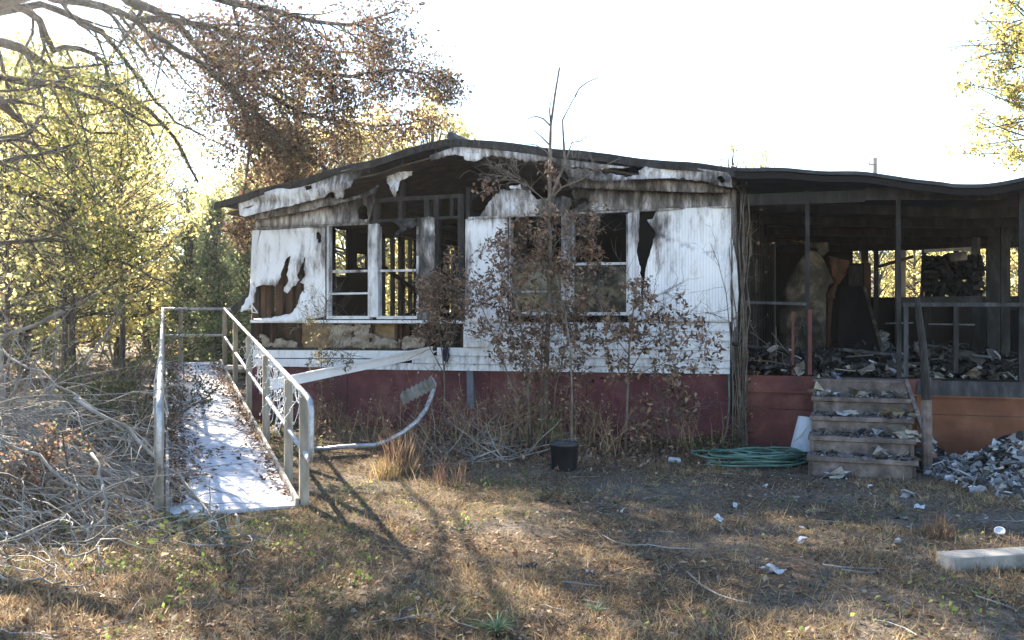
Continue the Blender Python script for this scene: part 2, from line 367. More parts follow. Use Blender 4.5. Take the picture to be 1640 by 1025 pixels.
# roof
RO = -.36
def roofz(s): return 3.34+.62*s/3.62 if s < 3.62 else 3.96-.66*(s-3.62)/3.75
def roof_strip(mb, ss, d0, d1, th, zoff=0):
    n = len(ss); vs = []
    for d in (d0, d1):
        for zz in (0, -th):
            for s in ss: vs.append(H(s, d, roofz(s)+zoff+zz+.012*math.sin(s*5+d)+.016*mnoise.noise(V((s*2.3, d, 1)))))
    fs = []
    for i in range(n-1):
        fs += [(i, i+1, 2*n+i+1, 2*n+i), (n+i, 3*n+i, 3*n+i+1, n+i+1), (i, n+i, n+i+1, i+1), (2*n+i, 2*n+i+1, 3*n+i+1, 3*n+i)]
    fs += [(0, 2*n, 3*n, n), (n-1, 2*n-1, 4*n-1, 3*n-1)]
    mb.add(vs, fs)
SS = [-.06+(HW+.42)*k/40 for k in range(41)]
b = MB(); roof_strip(b, SS, RO-.03, HL+.3, .045); rf = b.build('roof', 'roof', house)
b = MB()
b.tube([H(3.62, RO-.06, 3.97), H(3.62, 2, 3.985), H(3.62, HL+.3, 3.98)], .055, 8); b.build('ridge_cap', 'roof', rf)
for k in range(14):
    s = .25+.52*k
    if s > HW-.1: break
    b = MB(); b.bar(H(s, -.3, roofz(s)-.1), H(s, HL, roofz(s)-.1), .045, .1); b.build('roof_joist', 'char', house)
# rake trim: dark edge strip and boards under the roof edge
b = MB(); roof_strip(b, SS, RO-.045, RO-.005, .085, -.02); b.build('roof_edge_trim', 'char', rf)
b = MB(); roof_strip(b, [q for q in SS if q < HW+.3], RO+.01, -.01, .025, -.19); b.build('burnt_soffit', 'brownburn', rf)
b = MB(); roof_strip(b, [q for q in SS if q < HW], -.0, 4.3, .02, -.2); b.build('burnt_ceiling', 'brownburn', house)

FO = -RO+.0
# fascia and soffit metal along the rake, left and right
sheet('torn_fascia', [(381, 321, 0), (460, 297, 0), (520, 281, 0), (580, 264), (578, 280), (566, 287), (562, 300), (553, 303), (549, 318), (540, 319), (536, 309), (529, 308), (520, 316, .5), (455, 331, 0), (392, 347, 0), (384, 345, 0)],
      'siding', house, FO+.02, [[(487, 299), (498, 296), (500, 301), (490, 305)]], 1.5, 6, lambda x, y: .02*math.sin(x*.06)+.02*math.sin(y*.2+x*.02),
      ssum(.3, sh(575, 275, 70, 40, .45), sh(430, 320, 40, 14, .25), lambda x, y: .25*max(0, (x-480)/100)), 'white torn rake trim at the left eave')
sheet('soffit_sheet', [(392, 347, 0), (455, 331, 0), (521, 316), (548, 319), (575, 312), (607, 297), (600, 309), (560, 322), (500, 336, 0), (413, 352, 0)], 'siding', house, .22, (), 1, 7,
      lambda x, y: .02*math.sin(x*.05), ssum(.6, sh(600, 305, 50, 30, .3)), 'brown scorched soffit at the left eave')
sheet('gable_siding', [(410, 353, 0), (500, 337, 0), (560, 322), (600, 300), (607, 296), (601, 312), (597, 330), (594, 346), (590, 357, 0), (524, 359, 0), (406, 366, 0)], 'siding', house, .035,
      [[(573, 335), (580, 329), (586, 330), (588, 340), (590, 350), (582, 352), (575, 350)]], 1, 6, None,
      ssum(.42, sh(580, 330, 60, 40, .5), sh(600, 300, 40, 30, .4), lambda x, y: .2*max(0, (y-355)/10)), 'sooty ribbed siding strip above the left window')
sheet('hanging_siding_scrap', [(617, 280), (640, 275), (661, 274), (660, 281), (648, 287), (640, 291), (638, 300), (633, 316), (628, 310), (622, 295)], 'siding', house, .2, (), 1.2, 5, lambda x, y: .05*math.sin(y*.15), lambda x, y: .34, 'pale torn scrap hanging under the gable')
sheet('ridge_fascia', [(688, 249, 0), (725, 236, 0), (760, 233, 0), (800, 240, 0), (868, 249, 0), (940, 260, 0), (1010, 268), (960, 271), (905, 266), (880, 258), (840, 259), (820, 252), (785, 249), (778, 252), (768, 256), (760, 259), (748, 258), (742, 250), (728, 247), (705, 252), (690, 258)],
      'siding', house, FO+.02, (), 1.6, 6, lambda x, y: .015*math.sin(x*.07), ssum(.45, sh(745, 250, 40, 14, -.25), sh(900, 262, 80, 20, .3), sh(690, 255, 30, 20, .4)), 'torn white trim under the roof ridge')
sheet('right_fascia', [(900, 268), (960, 273), (985, 272), (1020, 276), (1040, 262, 0), (1120, 270, 0), (1170, 277, 0), (1173, 300, 0), (1165, 300), (1130, 291), (1080, 285, 0), (1020, 287, 0), (960, 290), (912, 284)],
      'siding', house, FO+.03, [[(960, 272), (985, 270), (1005, 272), (1020, 272), (1024, 281), (1000, 283), (985, 279), (968, 279)], [(1148, 284), (1156, 281), (1162, 289), (1156, 293)]], 1.2, 6, lambda x, y: .03*math.sin(x*.045)+.015*math.sin(y*.4),
      ssum(.5, sh(1070, 278, 60, 20, -.22), sh(1150, 288, 40, 20, .35), sh(930, 280, 60, 25, .35)), 'buckled sooty trim at the right eave')
sheet('right_soffit', [(912, 285, 0), (1020, 288, 0), (1080, 286, 0), (1130, 292, 0), (1170, 303, 0), (1170, 309, 0), (1100, 308, 0), (1000, 304, 0), (905, 300, 0)], 'siding', house, .2, (), .8, 8, None, ssum(.66, lambda x, y: .1*math.sin(x*.05)), 'brown smoked soffit at the right eave')
sheet('upper_siding', [(916, 302, .6), (1000, 304, .4), (1100, 309, .4), (1170, 309, 0), (1171, 330, 0), (1040, 335, 0), (913, 339), (930, 326), (944, 322), (935, 317), (925, 320), (914, 309)], 'siding', house, .035, (), 1.3, 6, lambda x, y: .01*math.sin(x*.08),
      lambda x, y: .82-.28*(y-302)/30+.1*math.sin(x*.09)+(.35 if x < 945 else 0), 'grey smoke streaked siding band above the right window')
sheet('peeled_siding', [(752, 352, 0), (768, 346), (785, 322), (800, 306), (826, 302), (850, 306), (860, 320), (880, 318), (900, 312), (914, 318), (912, 339), (850, 345, 0), (800, 348, 0)], 'siding', house, .04, (), 2, 6, lambda x, y: .03*math.sin(x*.09)*math.cos(y*.1),
      ssum(.55, sh(815, 325, 60, 30, -.25), sh(900, 325, 40, 30, .3)), 'smoke stained buckled siding above the middle panel')
sheet('bent_white_scrap', [(815, 298), (833, 295), (835, 302), (818, 303)], 'siding', house, .2, (), 1, 5, None, lambda x, y: .1)
# trim line between the wall panels and the upper band
def pbars(name, m, parent, polys, off, th, soot=None, label=None):
    b = MB()
    for p in polys: b.prism(p, off, th, soot)
    return b.build(name, m, parent, None, label)
pbars('belt_trim', 'lap', house, [[(403, 365), (590, 356.5), (590, 359.5), (403, 368.5)]], .06, .05, lambda x, y: .62)
pbars('belt_trim', 'lap', house, [[(750, 347.5), (1172, 329), (1172, 332), (750, 351)]], .06, .05, lambda x, y: .5)
# left torn panel
left_disp = lambda x, y: .02*math.sin(x*.11)+.05*mnoise.noise(V((x*.03, y*.025, 8)))+.13*max(0, (y-420)/80)*max(0, 1-abs(x-430)/80)+.02*math.sin(y*.08+x*.05)
sheet('torn_siding_panel', [(418, 369, 0), (470, 366, 0), (521, 362, 0), (521, 507, 0), (470, 516), (430, 515), (408, 514, 0), (406, 510), (430, 509), (450, 506), (466, 502), (474, 493), (480, 476), (484, 466), (489, 470), (487, 455), (480, 452), (489, 440), (488, 420), (489, 410), (481, 430), (476, 442), (480, 448), (474, 457), (466, 461), (460, 470), (454, 466), (455, 460), (462, 450), (459, 440), (463, 422), (466, 409), (459, 414), (451, 434), (450, 444), (441, 460), (436, 456), (422, 456), (410, 460, .5), (403, 470), (401, 450, 0), (408, 410, 0)],
      'siding', house, .05, [[(506, 373), (511, 371), (515, 378), (514, 388), (510, 390)]], 1.3, 6, left_disp,
      ssum(.1, sh(516, 385, 22, 70, .5), sh(520, 500, 14, 50, .25), sh(440, 458, 46, 14, .3), sh(482, 430, 22, 40, .2), sh(486, 440, 20, 70, .25), sh(445, 455, 40, 25, .2), sh(470, 368, 70, 12, .2), sh(503, 470, 10, 60, .22)), 'white ragged siding sheet torn open at the left corner')
pbars('corner_post', 'lap', house, [[(404, 369), (416, 368), (409, 410), (403, 455), (400, 470)]], .03, .08, lambda x, y: .1, 'white corner trim')
sheet('peeled_corner_flap', [(402, 452), (410, 462), (407, 480), (398, 494), (385, 500), (392, 485), (399, 472)], 'siding', house, .1, (), 1.2, 5, lambda x, y: .2*(1-(x-385)/25), lambda x, y: .08, 'white siding flap curled off the corner')
pbars('burnt_flap', 'char', house, [[(369, 494), (385, 480), (403, 472), (404, 480), (388, 490), (374, 504)]], .12, .03, None, 'black strip sticking out past the corner')
b = MB(); b.tube([HP(402, 484, .1), HP(404, 500, .16), HP(413, 501, .14)], .01, 6); b.tube([HP(401, 476, .1), HP(404, 490, .18), HP(412, 500, .16)], .012, 6); b.build('dangling_strip', 'wire', house)
for x0, x1 in ((404, 409), (418, 425), (427, 434), (441, 452), (462, 468), (476, 482)):
    pbars('stud', 'studwood', house, [[(x0, 366), (x1, 366), (x1, 514), (x0, 514)]], -.03, .09)
pbars('sheathing', 'brownburn', house, [[(467, 380), (523, 370), (523, 514), (455, 514), (456, 470)]], -.13, .02)
pbars('sheathing', 'soot', house, [[(404, 400), (432, 400), (432, 514), (404, 514)]], -.13, .02)
# windows on the left
def window(name, outer, bars, glassy=None, label=None):
    x0, y0, x1, y1 = outer; f = pbars(name, 'white', house, [[(x0-3, y0), (x0, y0), (x0, y1), (x0-3, y1)], [(x1, y0), (x1+3, y0), (x1+3, y1), (x1, y1)], [(x0-3, y1), (x1+3, y1), (x1+3, y1+5), (x0-3, y1+5)]], .06, .1, lambda x, y: .5 if y < 430 else .1, label)
    for y, hh, s in bars: pbars('mullion', 'white', f, [[(x0, y), (x1, y-hh*.3), (x1, y+hh*.7), (x0, y+hh)]], .03, .05, lambda x, y_, s=s: s)
    for p, s in (glassy or []): pbars('pane', 'glass', f, [p], .01, .012)
    return f
window('window', (526, 362, 589, 506), [(433, 4, .4), (469, 3, .05)], None, 'burnt out window with two cross bars')
window('window', (606, 362, 667, 506), [(432, 3.5, .3)], None, 'burnt out window with no glass')
pbars('window_post', 'white', house, [[(589.5, 359), (604, 358), (605.5, 508), (590.5, 508)]], .08, .08, lambda x, y: .15+.6*max(0, 1-abs(y-405)/55)+.2*(y < 375), 'white post with a black scorch between the windows')
sheet('scorched_siding_strip', [(668, 348), (690, 347), (696, 349, .4), (697, 420, .4), (698, 512, 0), (668, 512, 0), (666, 430, .4)], 'siding', house, .06, (), 1, 6, lambda x, y: .015*math.sin(y*.1), lambda x, y: .72-.4*sh(690, 405, 16, 22)(x, y)-.25*sh(688, 330+30, 14, 18)(x, y)+.25*mnoise.noise(V((x*.06, y*.04, 1))), 'brown scorched strip right of the left windows')
sheet('crumpled_metal', [(629, 355), (640, 351), (660, 350), (669, 348), (668, 360), (655, 368), (640, 377), (632, 381), (634, 372), (643, 365), (636, 362)], 'roof', house, .14, (), 1.2, 4, lambda x, y: .07*math.sin(x*.3)*math.cos(y*.35))
# exposed charred framing
for p in ([(594, 318), (742, 310), (742, 316), (594, 325)], [(594, 352), (742, 345), (742, 349), (594, 357)]):
    pbars('header', 'char', house, [p], -.0, .09)
for x, y0, y1, wd in ((601, 318, 362, 7), (641, 318, 352, 6), (643, 290, 320, 4), (683, 316, 352, 8), (698, 316, 514, 8), (738, 310, 514, 10), (749, 300, 352, 6), (723, 316, 350, 5)):
    pbars('stud', 'char', house, [[(x-wd/2, y0), (x+wd/2, y0), (x+wd/2, y1), (x-wd/2, y1)]], -.002, .09)
pbars('stud', 'char', house, [[(722, 400), (725, 400), (725, 512), (722, 512)]], -.3, .05)
pbars('sill', 'lap', house, [[(401, 512.5), (741, 513), (741, 518), (401, 517)]], .08, .16, lambda x, y: .05, 'white window sill rail')
# middle panel
sheet('siding_panel', [(745, 351, 0), (813, 347, 0), (815, 505, 0), (815, 516, 0), (745, 517, 0)], 'siding', house, .04, (), .6, 8, lambda x, y: .012*math.sin(x*.2)+.03*mnoise.noise(V((x*.03, y*.02, 5))), ssum(.12, lambda x, y: .3*max(0, (365-y)/15), sh(745, 440, 14, 120, .4), sh(814, 420, 14, 120, .45)), 'white ribbed siding left of the right window')
# window two
window('window', (818, 346, 899, 500), [(466, 3, .4)], [([(818, 420), (899, 420), (899, 500), (818, 500)], 0)], 'window behind the tall dead sapling')
window('window', (918, 343, 1003, 500), [(421, 4, .08)], [([(918, 425), (1003, 425), (1003, 500), (918, 500)], 0)], 'window with a white cross bar and dark lower glass')
pbars('curtain_remains', 'brownburn', house, [[(818, 348), (843, 347), (845, 500), (818, 500)]], -.06, .02)
pbars('window_post', 'white', house, [[(900, 341), (914, 340), (917, 502), (901, 502)]], .08, .08, lambda x, y: .15+.55*max(0, (400-y)/60), 'white post of the right window')
pbars('header', 'char', house, [[(815, 339), (1052, 331), (1052, 339), (815, 347)]], .0, .08)
sheet('peeling_strip', [(1006, 341, 0), (1024, 338, .3), (1023, 380), (1020, 405), (1026, 430), (1028, 514, 0), (1006, 514, 0)], 'siding', house, .06, (), .8, 5, lambda x, y: .05*max(0, (x-1014)/10), ssum(.05, sh(1020, 360, 20, 70, .6)), 'white strip peeling beside the right window')
sheet('siding_panel', [(1052, 334, 0), (1171, 332, 0), (1171, 516, 0), (1028, 516, 0), (1030, 470, .4), (1034, 430, .4), (1045, 392), (1050, 372), (1036, 352), (1046, 350)], 'siding', house, .05, (), .8, 7,
      lambda x, y: .022*math.sin(x*.06+y*.011)+.018*mnoise.noise(V((x*.025, y*.02, 2)))+.09*max(0, 1-(x-1028)/28)*max(0, 1-abs(y-400)/90)+(.02 if y > 380+(x-1060)*.35+5*math.sin(x*.1) else 0),
      ssum(.1, sh(1050, 375, 26, 70, .5), sh(1128, 342, 14, 30, .35), sh(1075, 355, 26, 30, .2), sh(1165, 345, 12, 50, .3), lambda x, y: .25*max(0, 1-abs(y-(378+(x-1060)*.38))/5)*(1050 < x < 1150)), 'large white siding panel curling away from the right window')
pbars('sheathing', 'soot', house, [[(1020, 340), (1060, 340), (1050, 420), (1040, 514), (1020, 514)]], -.1, .02)
pbars('sheathing', 'soot', house, [[(744, 340), (815, 340), (815, 560), (744, 560)]], -.1, .02)
# lower right: overlapping horizontal boards
yl = [516.5, 530, 543.5, 557, 570, 583]; yr = [516.5, 531.5, 546.5, 562, 577, 590]
for i in range(6):
    f = lambda x, A: A[i]+0
    y0l, y0r = yl[i], yr[i]; y1l, y1r = (yl+[594])[i+1], (yr+[599.5])[i+1]
    x0 = (742, 742, 742, 700, 660, 560)[i]
    tt = lambda x: (x-742)/428
    p = [(x0, lerp(y0l, y0r, tt(x0))), (1169, y0r), (1169, y1r-.4), (x0, lerp(y1l, y1r, tt(x0))-.4)]
    A = [HP(*q, .02) for q in p[:2]]+[HP(*q, .045) for q in p[2:]]; B = [q+V((V2.x, V2.y, 0))*.02 for q in A]
    b = MB(); b.add(A+B, [(0, 1, 2, 3), (7, 6, 5, 4), (0, 4, 5, 1), (1, 5, 6, 2), (2, 6, 7, 3), (3, 7, 4, 0)], [((.22 if i > 3 else .15),)*3]*8); b.build('siding_board', 'lap', house)
for i, (p, off) in enumerate((([(405, 560.5), (700, 562), (680, 574), (405, 573)], .03), ([(405, 574.5), (660, 575.5), (600, 590), (405, 586)], .045))):
    pbars('siding_board', 'lap', house, [p], off, .02, lambda x, y: .1)
pbars('loose_siding_piece', 'lap', house, [[(744, 543), (774, 542.5), (775, 555), (745, 556)]], .075, .012, lambda x, y: .2)
pbars('loose_siding_piece', 'lap', house, [[(777, 517), (796, 519), (785, 550), (778, 557), (772, 540)]], .085, .012, lambda x, y: .12)
pbars('loose_siding_piece', 'lap', house, [[(745, 519), (777, 518), (762, 540), (746, 541)]], .075, .012, lambda x, y: .1)
# lower left cavity: insulation between studs
def batt(poly, off, m, amp=.07, label=None):
    P = poly; pts = [V(p) for p in jagged(P, 1.5, 5)]; n0 = len(pts); xs = [p[0] for p in P]; ys = [p[1] for p in P]
    y = min(ys)+2
    while y < max(ys):
        x = min(xs)+2
        while x < max(xs):
            if inpoly(x, y, P): pts.append(V((x+rng.uniform(-1, 1), y+rng.uniform(-1, 1))))
            x += 3.4
        y += 3.4
    r = delaunay_2d_cdt(pts, [], [list(range(n0))], 1, 1e-4)
    vs = [HP(v.x, v.y, off+amp*(1.1*mnoise.noise(V((v.x*.09, v.y*.09, off*9)))+.7*mnoise.noise(V((v.x*.25, v.y*.25, 4))))) for v in r[0]]
    b = MB(); b.add(vs, [tuple(f)[::-1] for f in r[2]]); o = b.build('insulation_batt', m, house, None, label, True)
    s = o.modifiers.new('thick', 'SOLIDIFY'); s.thickness = .05; s.offset = -1
pbars('cavity_back', 'soot', house, [[(402, 517), (742, 517), (742, 594), (402, 584)]], -.22, .02)
pbars('bottom_plate', 'char', house, [[(402, 556), (742, 558), (742, 564), (402, 562)]], .01, .1)
for x, wd in ((408, 6), (432, 4), (476, 5), (563, 4), (590, 5), (632, 4), (640, 3), (678, 5), (738, 9)):
    pbars('stud', 'studwood', house, [[(x, 517), (x+wd, 517), (x+wd, 560), (x, 560)]], -.01, .09)
batt([(480, 519), (532, 519), (540, 558), (478, 560)], -.06, 'insulb', .05)
batt([(528, 520), (562, 519), (562, 556), (532, 560)], -.02, 'insul', .09)
batt([(562, 519), (594, 519), (594, 540), (588, 560), (560, 560)], .0, 'insul', .1)
batt([(592, 538), (632, 543), (640, 560), (590, 560)], .02, 'insul', .09)
batt([(596, 519), (640, 519), (638, 545), (600, 542)], -.12, 'insulb', .03)
batt([(412, 540), (470, 546), (476, 560), (412, 560)], -.03, 'insul', .09)
batt([(640, 545), (676, 535), (688, 560), (640, 562)], -.0, 'insul', .1)
pbars('sheathing', 'studwood', house, [[(640, 520), (655, 520), (656, 545), (640, 548)]], -.08, .02)
pbars('sheathing', 'brownburn', house, [[(436, 519), (478, 519), (478, 560), (436, 560)]], -.16, .02)
# hanging trim board
a, c = HP(692, 563, .1), V((-2.95, 10.75, .73))
b = MB(); dx = (c-a); b.bar(a, a+dx, .03, .105); b.build('fallen_trim_board', 'lap', house, None, 'long white trim board hanging down toward the ramp')
b = MB(); q = V((0, -.03, .062)); b.bar(a+q, a+dx+q, .05, .02); b.build('fallen_trim_board', 'lap', house)
# red skirting panels
xs = [404, 480, 556, 632, 708, 784, 862, 940, 1016, 1092, 1171]
for i in range(10):
    x0, x1 = xs[i], xs[i+1]-.6; yt = lambda x: 585+15*(x-404)/767; yb = lambda x: 679+36*(x-404)/767
    if i == 2: yt = lambda x: 588+10*(x-404)/767
    b = MB(); b.prism([(x0, yt(x0)), (x1, yt(x1)), (x1, yb(x1)), (x0, yb(x0))], .0 if i % 2 else -.012, .03); b.build('skirting_panel', 'red', house)
pbars('pier_post', 'blue', house, [[(747, 594), (757, 594), (759, 655), (748, 655)]], .04, .06, None, 'blue grey pier post standing against the skirting')
b = MB(); b.prism([(1171, 268), (1178, 266), (1181, 600), (1172, 600)], .03, .08, lambda x, y: .65); b.build('corner_post', 'lap', house, None, 'sooty corner trim next to the porch')
b = MB(); b.prism([(1171, 600), (1186, 600), (1186, 714), (1171, 713)], .02, .1); b.build('corner_post', 'char', house)
pbars('flaking_corner_strip', 'siding', house, [[(1172, 380), (1180, 420), (1183, 470), (1180, 520), (1174, 530), (1173, 450)]], .05, .01, lambda x, y: .25)
b = MB(); b.prism([(709, 557), (716, 553), (719, 570), (715, 581), (709, 577)], .12, .03); b.build('cloth_rag', 'cloth', house, None, 'dark blue rag caught on the siding')

# ------------------------------------------------------------------ debris heaps: crumpled pieces, joined
def scraps(mb, pts, size, pal, flatness=.6, thick=.012, chunk=.35):
    """burnt flakes: crumpled thin sheets and a few broken chunks"""
    for p in pts:
        c = rng.choice(pal); k = rng.uniform(.55, 1.25); c = tuple(q*k for q in c); L = size[0]+(size[1]-size[0])*rng.random()**1.9; p = V(p)
        n = rvec(); n.z = abs(n.z)+flatness; n.normalize(); x = n.cross(rvec()).normalized(); y = n.cross(x); W = L*rng.uniform(.5, 1.0)
        if rng.random() < chunk:
            m = rng.choice((4, 5, 6)); a0 = rng.random()*6; top = []
            for j in range(m):
                a = a0+2*math.pi*j/m; r = rng.uniform(.5, 1)
                top.append(p+x*math.cos(a)*L*.5*r+y*math.sin(a)*W*.5*r+n*rng.uniform(.02, .2)*L)
            low = [q-n*thick*1.5 for q in top]
            mb.add(top+low, [tuple(range(m))]+[(j, j+m, (j+1) % m+m, (j+1) % m) for j in range(m)]+[tuple(range(2*m-1, m-1, -1))], c)
        else:
            vs = []; cu = rng.uniform(-.35, .35); cv = rng.uniform(-.3, .3)
            for i in (-1, 0, 1):
                for j in (-1, 0, 1):
                    a, b = i*(.5+rng.uniform(-.14, .14)), j*(.5+rng.uniform(-.14, .14))
                    vs.append(p+x*a*L+y*b*W+n*L*(cu*a*a*1.6+cv*b*b*1.6+rng.uniform(-.17, .17)))
            f = [(i*3+j, i*3+j+1, i*3+j+4, i*3+j+3) for i in (0, 1) for j in (0, 1)]
            lo = [q-n*.003 for q in vs]
            mb.add(vs+lo, f+[tuple(9+q for q in g[::-1]) for g in f], c)
ASH = [(.04, .04, .04), (.08, .08, .08), (.16, .155, .15), (.3, .3, .3), (.14, .12, .1), (.5, .5, .5)]
DARK = [(.02, .02, .02), (.045, .042, .04), (.08, .072, .065), (.16, .15, .14), (.03, .03, .03)]
CHIP = [(.5, .5, .52), (.3, .3, .31), (.12, .12, .12), (.05, .05, .05), (.4, .36, .3)]
def heap(name, label, area, n, size, pal, cat='debris'):
    b = MB(); scraps(b, [area() for _ in range(n)], size, pal)
    for i in range(n//14):
        p = area(); d = rvec(); d.z *= .35; L = rng.uniform(.5, 2.6)*size[1]; c = rng.choice(pal[:4]); e = V(p)+V((0, 0, .02))
        if i % 3: b.bar(e, e+d*L*.8, rng.uniform(.012, .05), .02, col=tuple(q*.6 for q in c))
        else: b.tube([e, e+d*L*.4+rvec()*.05, e+d*L*.8+rvec()*.08], .006, 4, c)
    o = b.build(name, 'rub', None, 'stuff', label); return o
heap('interior_debris', 'heaps of burnt household debris on the floor inside the windows',
     lambda: (lambda s, d: H(s, d, FLOOR+.02+rng.random()*(.42+.25*math.sin(s*2.1)*math.sin(d*1.7))))(rng.uniform(.3, 6.9), rng.uniform(.25, 3.6)), 900, (.08, .35), DARK+[(.25, .28, .32), (.4, .4, .38)])
# ------------------------------------------------------------------ burnt porch
PR = -4.35
porch = thing('burnt_porch', H(-2, 3, 0), 'charred black porch with sagging metal roof on thin posts', 'porch')
ed = sorted([sz(x, y, .4) for x, y in ((1168, 266), (1220, 269), (1300, 271), (1380, 276), (1440, 281), (1480, 288), (1530, 296.5), (1570, 294), (1640, 284), (1725, 270))])
def edge_z(s): return float(np.interp(s, [e[0] for e in ed], [e[1] for e in ed]))
def proof(mb, d0, d1, th, zo=0, s0=PR, s1=-.04, ns=44, nd=10):
    S = [s0+(s1-s0)*i/ns for i in range(ns+1)]; vs = []; fs = []
    for k in (0, 1):
        for j in range(nd+1):
            d = d0+(d1-d0)*j/nd; f = (d+.4)/6.9
            for s in S: vs.append(H(s, d, lerp(edge_z(s), 2.93+.02*math.sin(s*3), f**.75)+zo-k*th+.012*math.sin(s*7+d*2)))
    m = ns+1; q = m*(nd+1)
    for j in range(nd):
        for i in range(ns):
            a = j*m+i; fs += [(a, a+1, a+m+1, a+m), (q+a, q+a+m, q+a+m+1, q+a+1)]
    for i in range(ns): fs += [(i, q+i, q+i+1, i+1), (nd*m+i, nd*m+i+1, q+nd*m+i+1, q+nd*m+i)]
    for j in range(nd): fs += [(j*m, (j+1)*m, q+(j+1)*m, q+j*m), (j*m+ns, q+j*m+ns, q+(j+1)*m+ns, (j+1)*m+ns)]
    mb.add(vs, fs)
b = MB(); proof(b, -.4, 6.5, .04); proofo = b.build('roof', 'roof', porch)
b = MB(); proof(b, -.37, -.34, .07, -.045, nd=1); b.build('roof_edge_board', 'soot', proofo)
hpp = lambda n, m, bx, l=None: hp(n, m, bx, l, porch)
for d, h in ((.0, .14), (1.1, .12), (2.2, .12), (3.3, .12), (4.4, .12), (5.5, .12)):
    for s0, s1 in ((-.1, -1.5), (-1.5, -2.9), (-2.9, PR)):
        z0 = lerp(edge_z(s0), 2.93, ((d+.4)/6.9)**.75)-.1; z1 = lerp(edge_z(s1), 2.93, ((d+.4)/6.9)**.75)-.1
        if d == 0: z0, z1 = 3.06, (3.0 if s1 < -2.8 else 3.04)
        b = MB(); b.bar(H(s0, d, z0-h/2), H(s1, d, z1-h/2), .05, h); b.build('roof_beam', 'char' if d else 'grey', porch) if d else b.build('roof_beam', 'char', porch)
for k in range(26):
    d = .1+k*.25; b = MB(); b.hbox(PR, -.02, d-.118, d+.118, FLOOR-.03, FLOOR+.004*(k % 3)); b.build('deck_board', 'soot', porch)
def ppost(x, y0, y1, wd, m='char', off=-.03, x2=None):
    b = MB(); b.bar(HP(x, y1, off), HP(x2 or x, y0, off), wd); return b.build('post', m, porch)
ppost(1293, 306, 602, .048, off=.0); ppost(1440, 300, 606, .052, off=.0, x2=1438.5); ppost(1637, 290, 612, .07, off=.0)
ppost(1451, 490, 604, .05, 'dgrey', .02)
for px_, m in ((1297, 'porchred'), ): ppost(px_, 496, 600, .045, m, .05)
ppost(1270, 500, 600, .03, 'porchred', -.05); ppost(1531, 492, 596, .05, 'char', .02)
b = MB(); b.bar(HP(1192, 484, .02), HP(1292, 487, .02), .045, .035); b.build('hand_rail', 'dgrey', porch)
b = MB(); b.bar(HP(1446, 488, .03), HP(1640, 488, .03), .06, .045); b.bar(HP(1640, 488, .03), HP(1720, 488, .03), .06, .04); b.build('hand_rail', 'dgrey', porch)
for a in ((-.03, -1.0), ): hpp('rim_board', 'porchred', [(-1.02, -.03, -.04, .0, FLOOR-.19, FLOOR)], 'faded red board under the porch edge')
hpp('rim_board', 'porchred', [(-2.3, -1.04, -.035, .0, FLOOR-.19, FLOOR-.01)])
hpp('rim_board', 'dgrey', [(PR, -2.05, -.06, -.02, FLOOR-.2, FLOOR-.02)], 'scorched grey beam under the right porch edge')
for s0, s1, m in ((-1.02, -.03, 'porchred'), (PR, -2.05, 'flare_red')):
    for z0, z1, o in ((.46, .66, 0), (.0, .452, .012)):
        hpp('skirting_panel', m, [(s0, s1, -.03-o, -.005-o, z0, z1)])
    hpp('skirting_lip', m, [(s0, s1, -.075, -.0, .655, .67)])
hpp('skirting_panel', 'flare_red', [(-2.05, -1.02, .0, .03, 0, .66)])
# back of the porch
hpp('back_rail_wall', 'soot', [(PR, -1.35, 6.3, 6.36, FLOOR, 1.95)])
hpp('back_wall_panel', 'soot', [(-1.36, -.0, 6.3, 6.36, FLOOR, 3.0)])
for s in (-1.75, -2.1, -3.05, -3.75, -4.2): hpp('post', 'char', [(s-.04, s+.04, 6.2, 6.29, FLOOR, 3.0)])
hpp('post', 'tanburn', [(-1.62, -1.5, 6.2, 6.29, FLOOR, 3.0)])
hpp('post', 'grey', [(-2.26, -2.14, 6.6, 6.7, .0, 2.85)])
ppost(1590.5, 366, 577, .17, 'char', -3.4); ppost(1610, 362, 592, .11, 'char', -2.5)
for d in np.arange(.3, 2.2, .18): hpp('wall_board', 'soot', [(-3.36, -3.32, d, d+.16, FLOOR-.1, 1.66)])
b = MB(); b.bar(HP(1400, 429, -4), HP(1462, 411, -4.2), .05); b.build('broken_rafter', 'char', porch)
ppost(1476, 398, 480, .05, 'char', -2.6, 1480); ppost(1486, 410, 600, .09, 'char', -2.9); ppost(1563, 380, 590, .10, 'char', -2.3)
b = MB(); b.bar(HP(1444, 484, -1.6), HP(1572, 482, -1.6), .1, .13); b.build('shelf_board', 'char', porch)
b = MB(); b.bar(HP(1418, 518, -3.2), HP(1462, 517, -3.2), .2, .02); b.bar(HP(1488, 519, -2.2), HP(1560, 520, -2.2), .2, .02); b.build('shelf_board', 'concrete', porch)
b = MB(); b.bar(HP(1480, 402, -2.5), HP(1560, 398, -2.5), .06, .04); b.build('shelf_board', 'grey', porch)
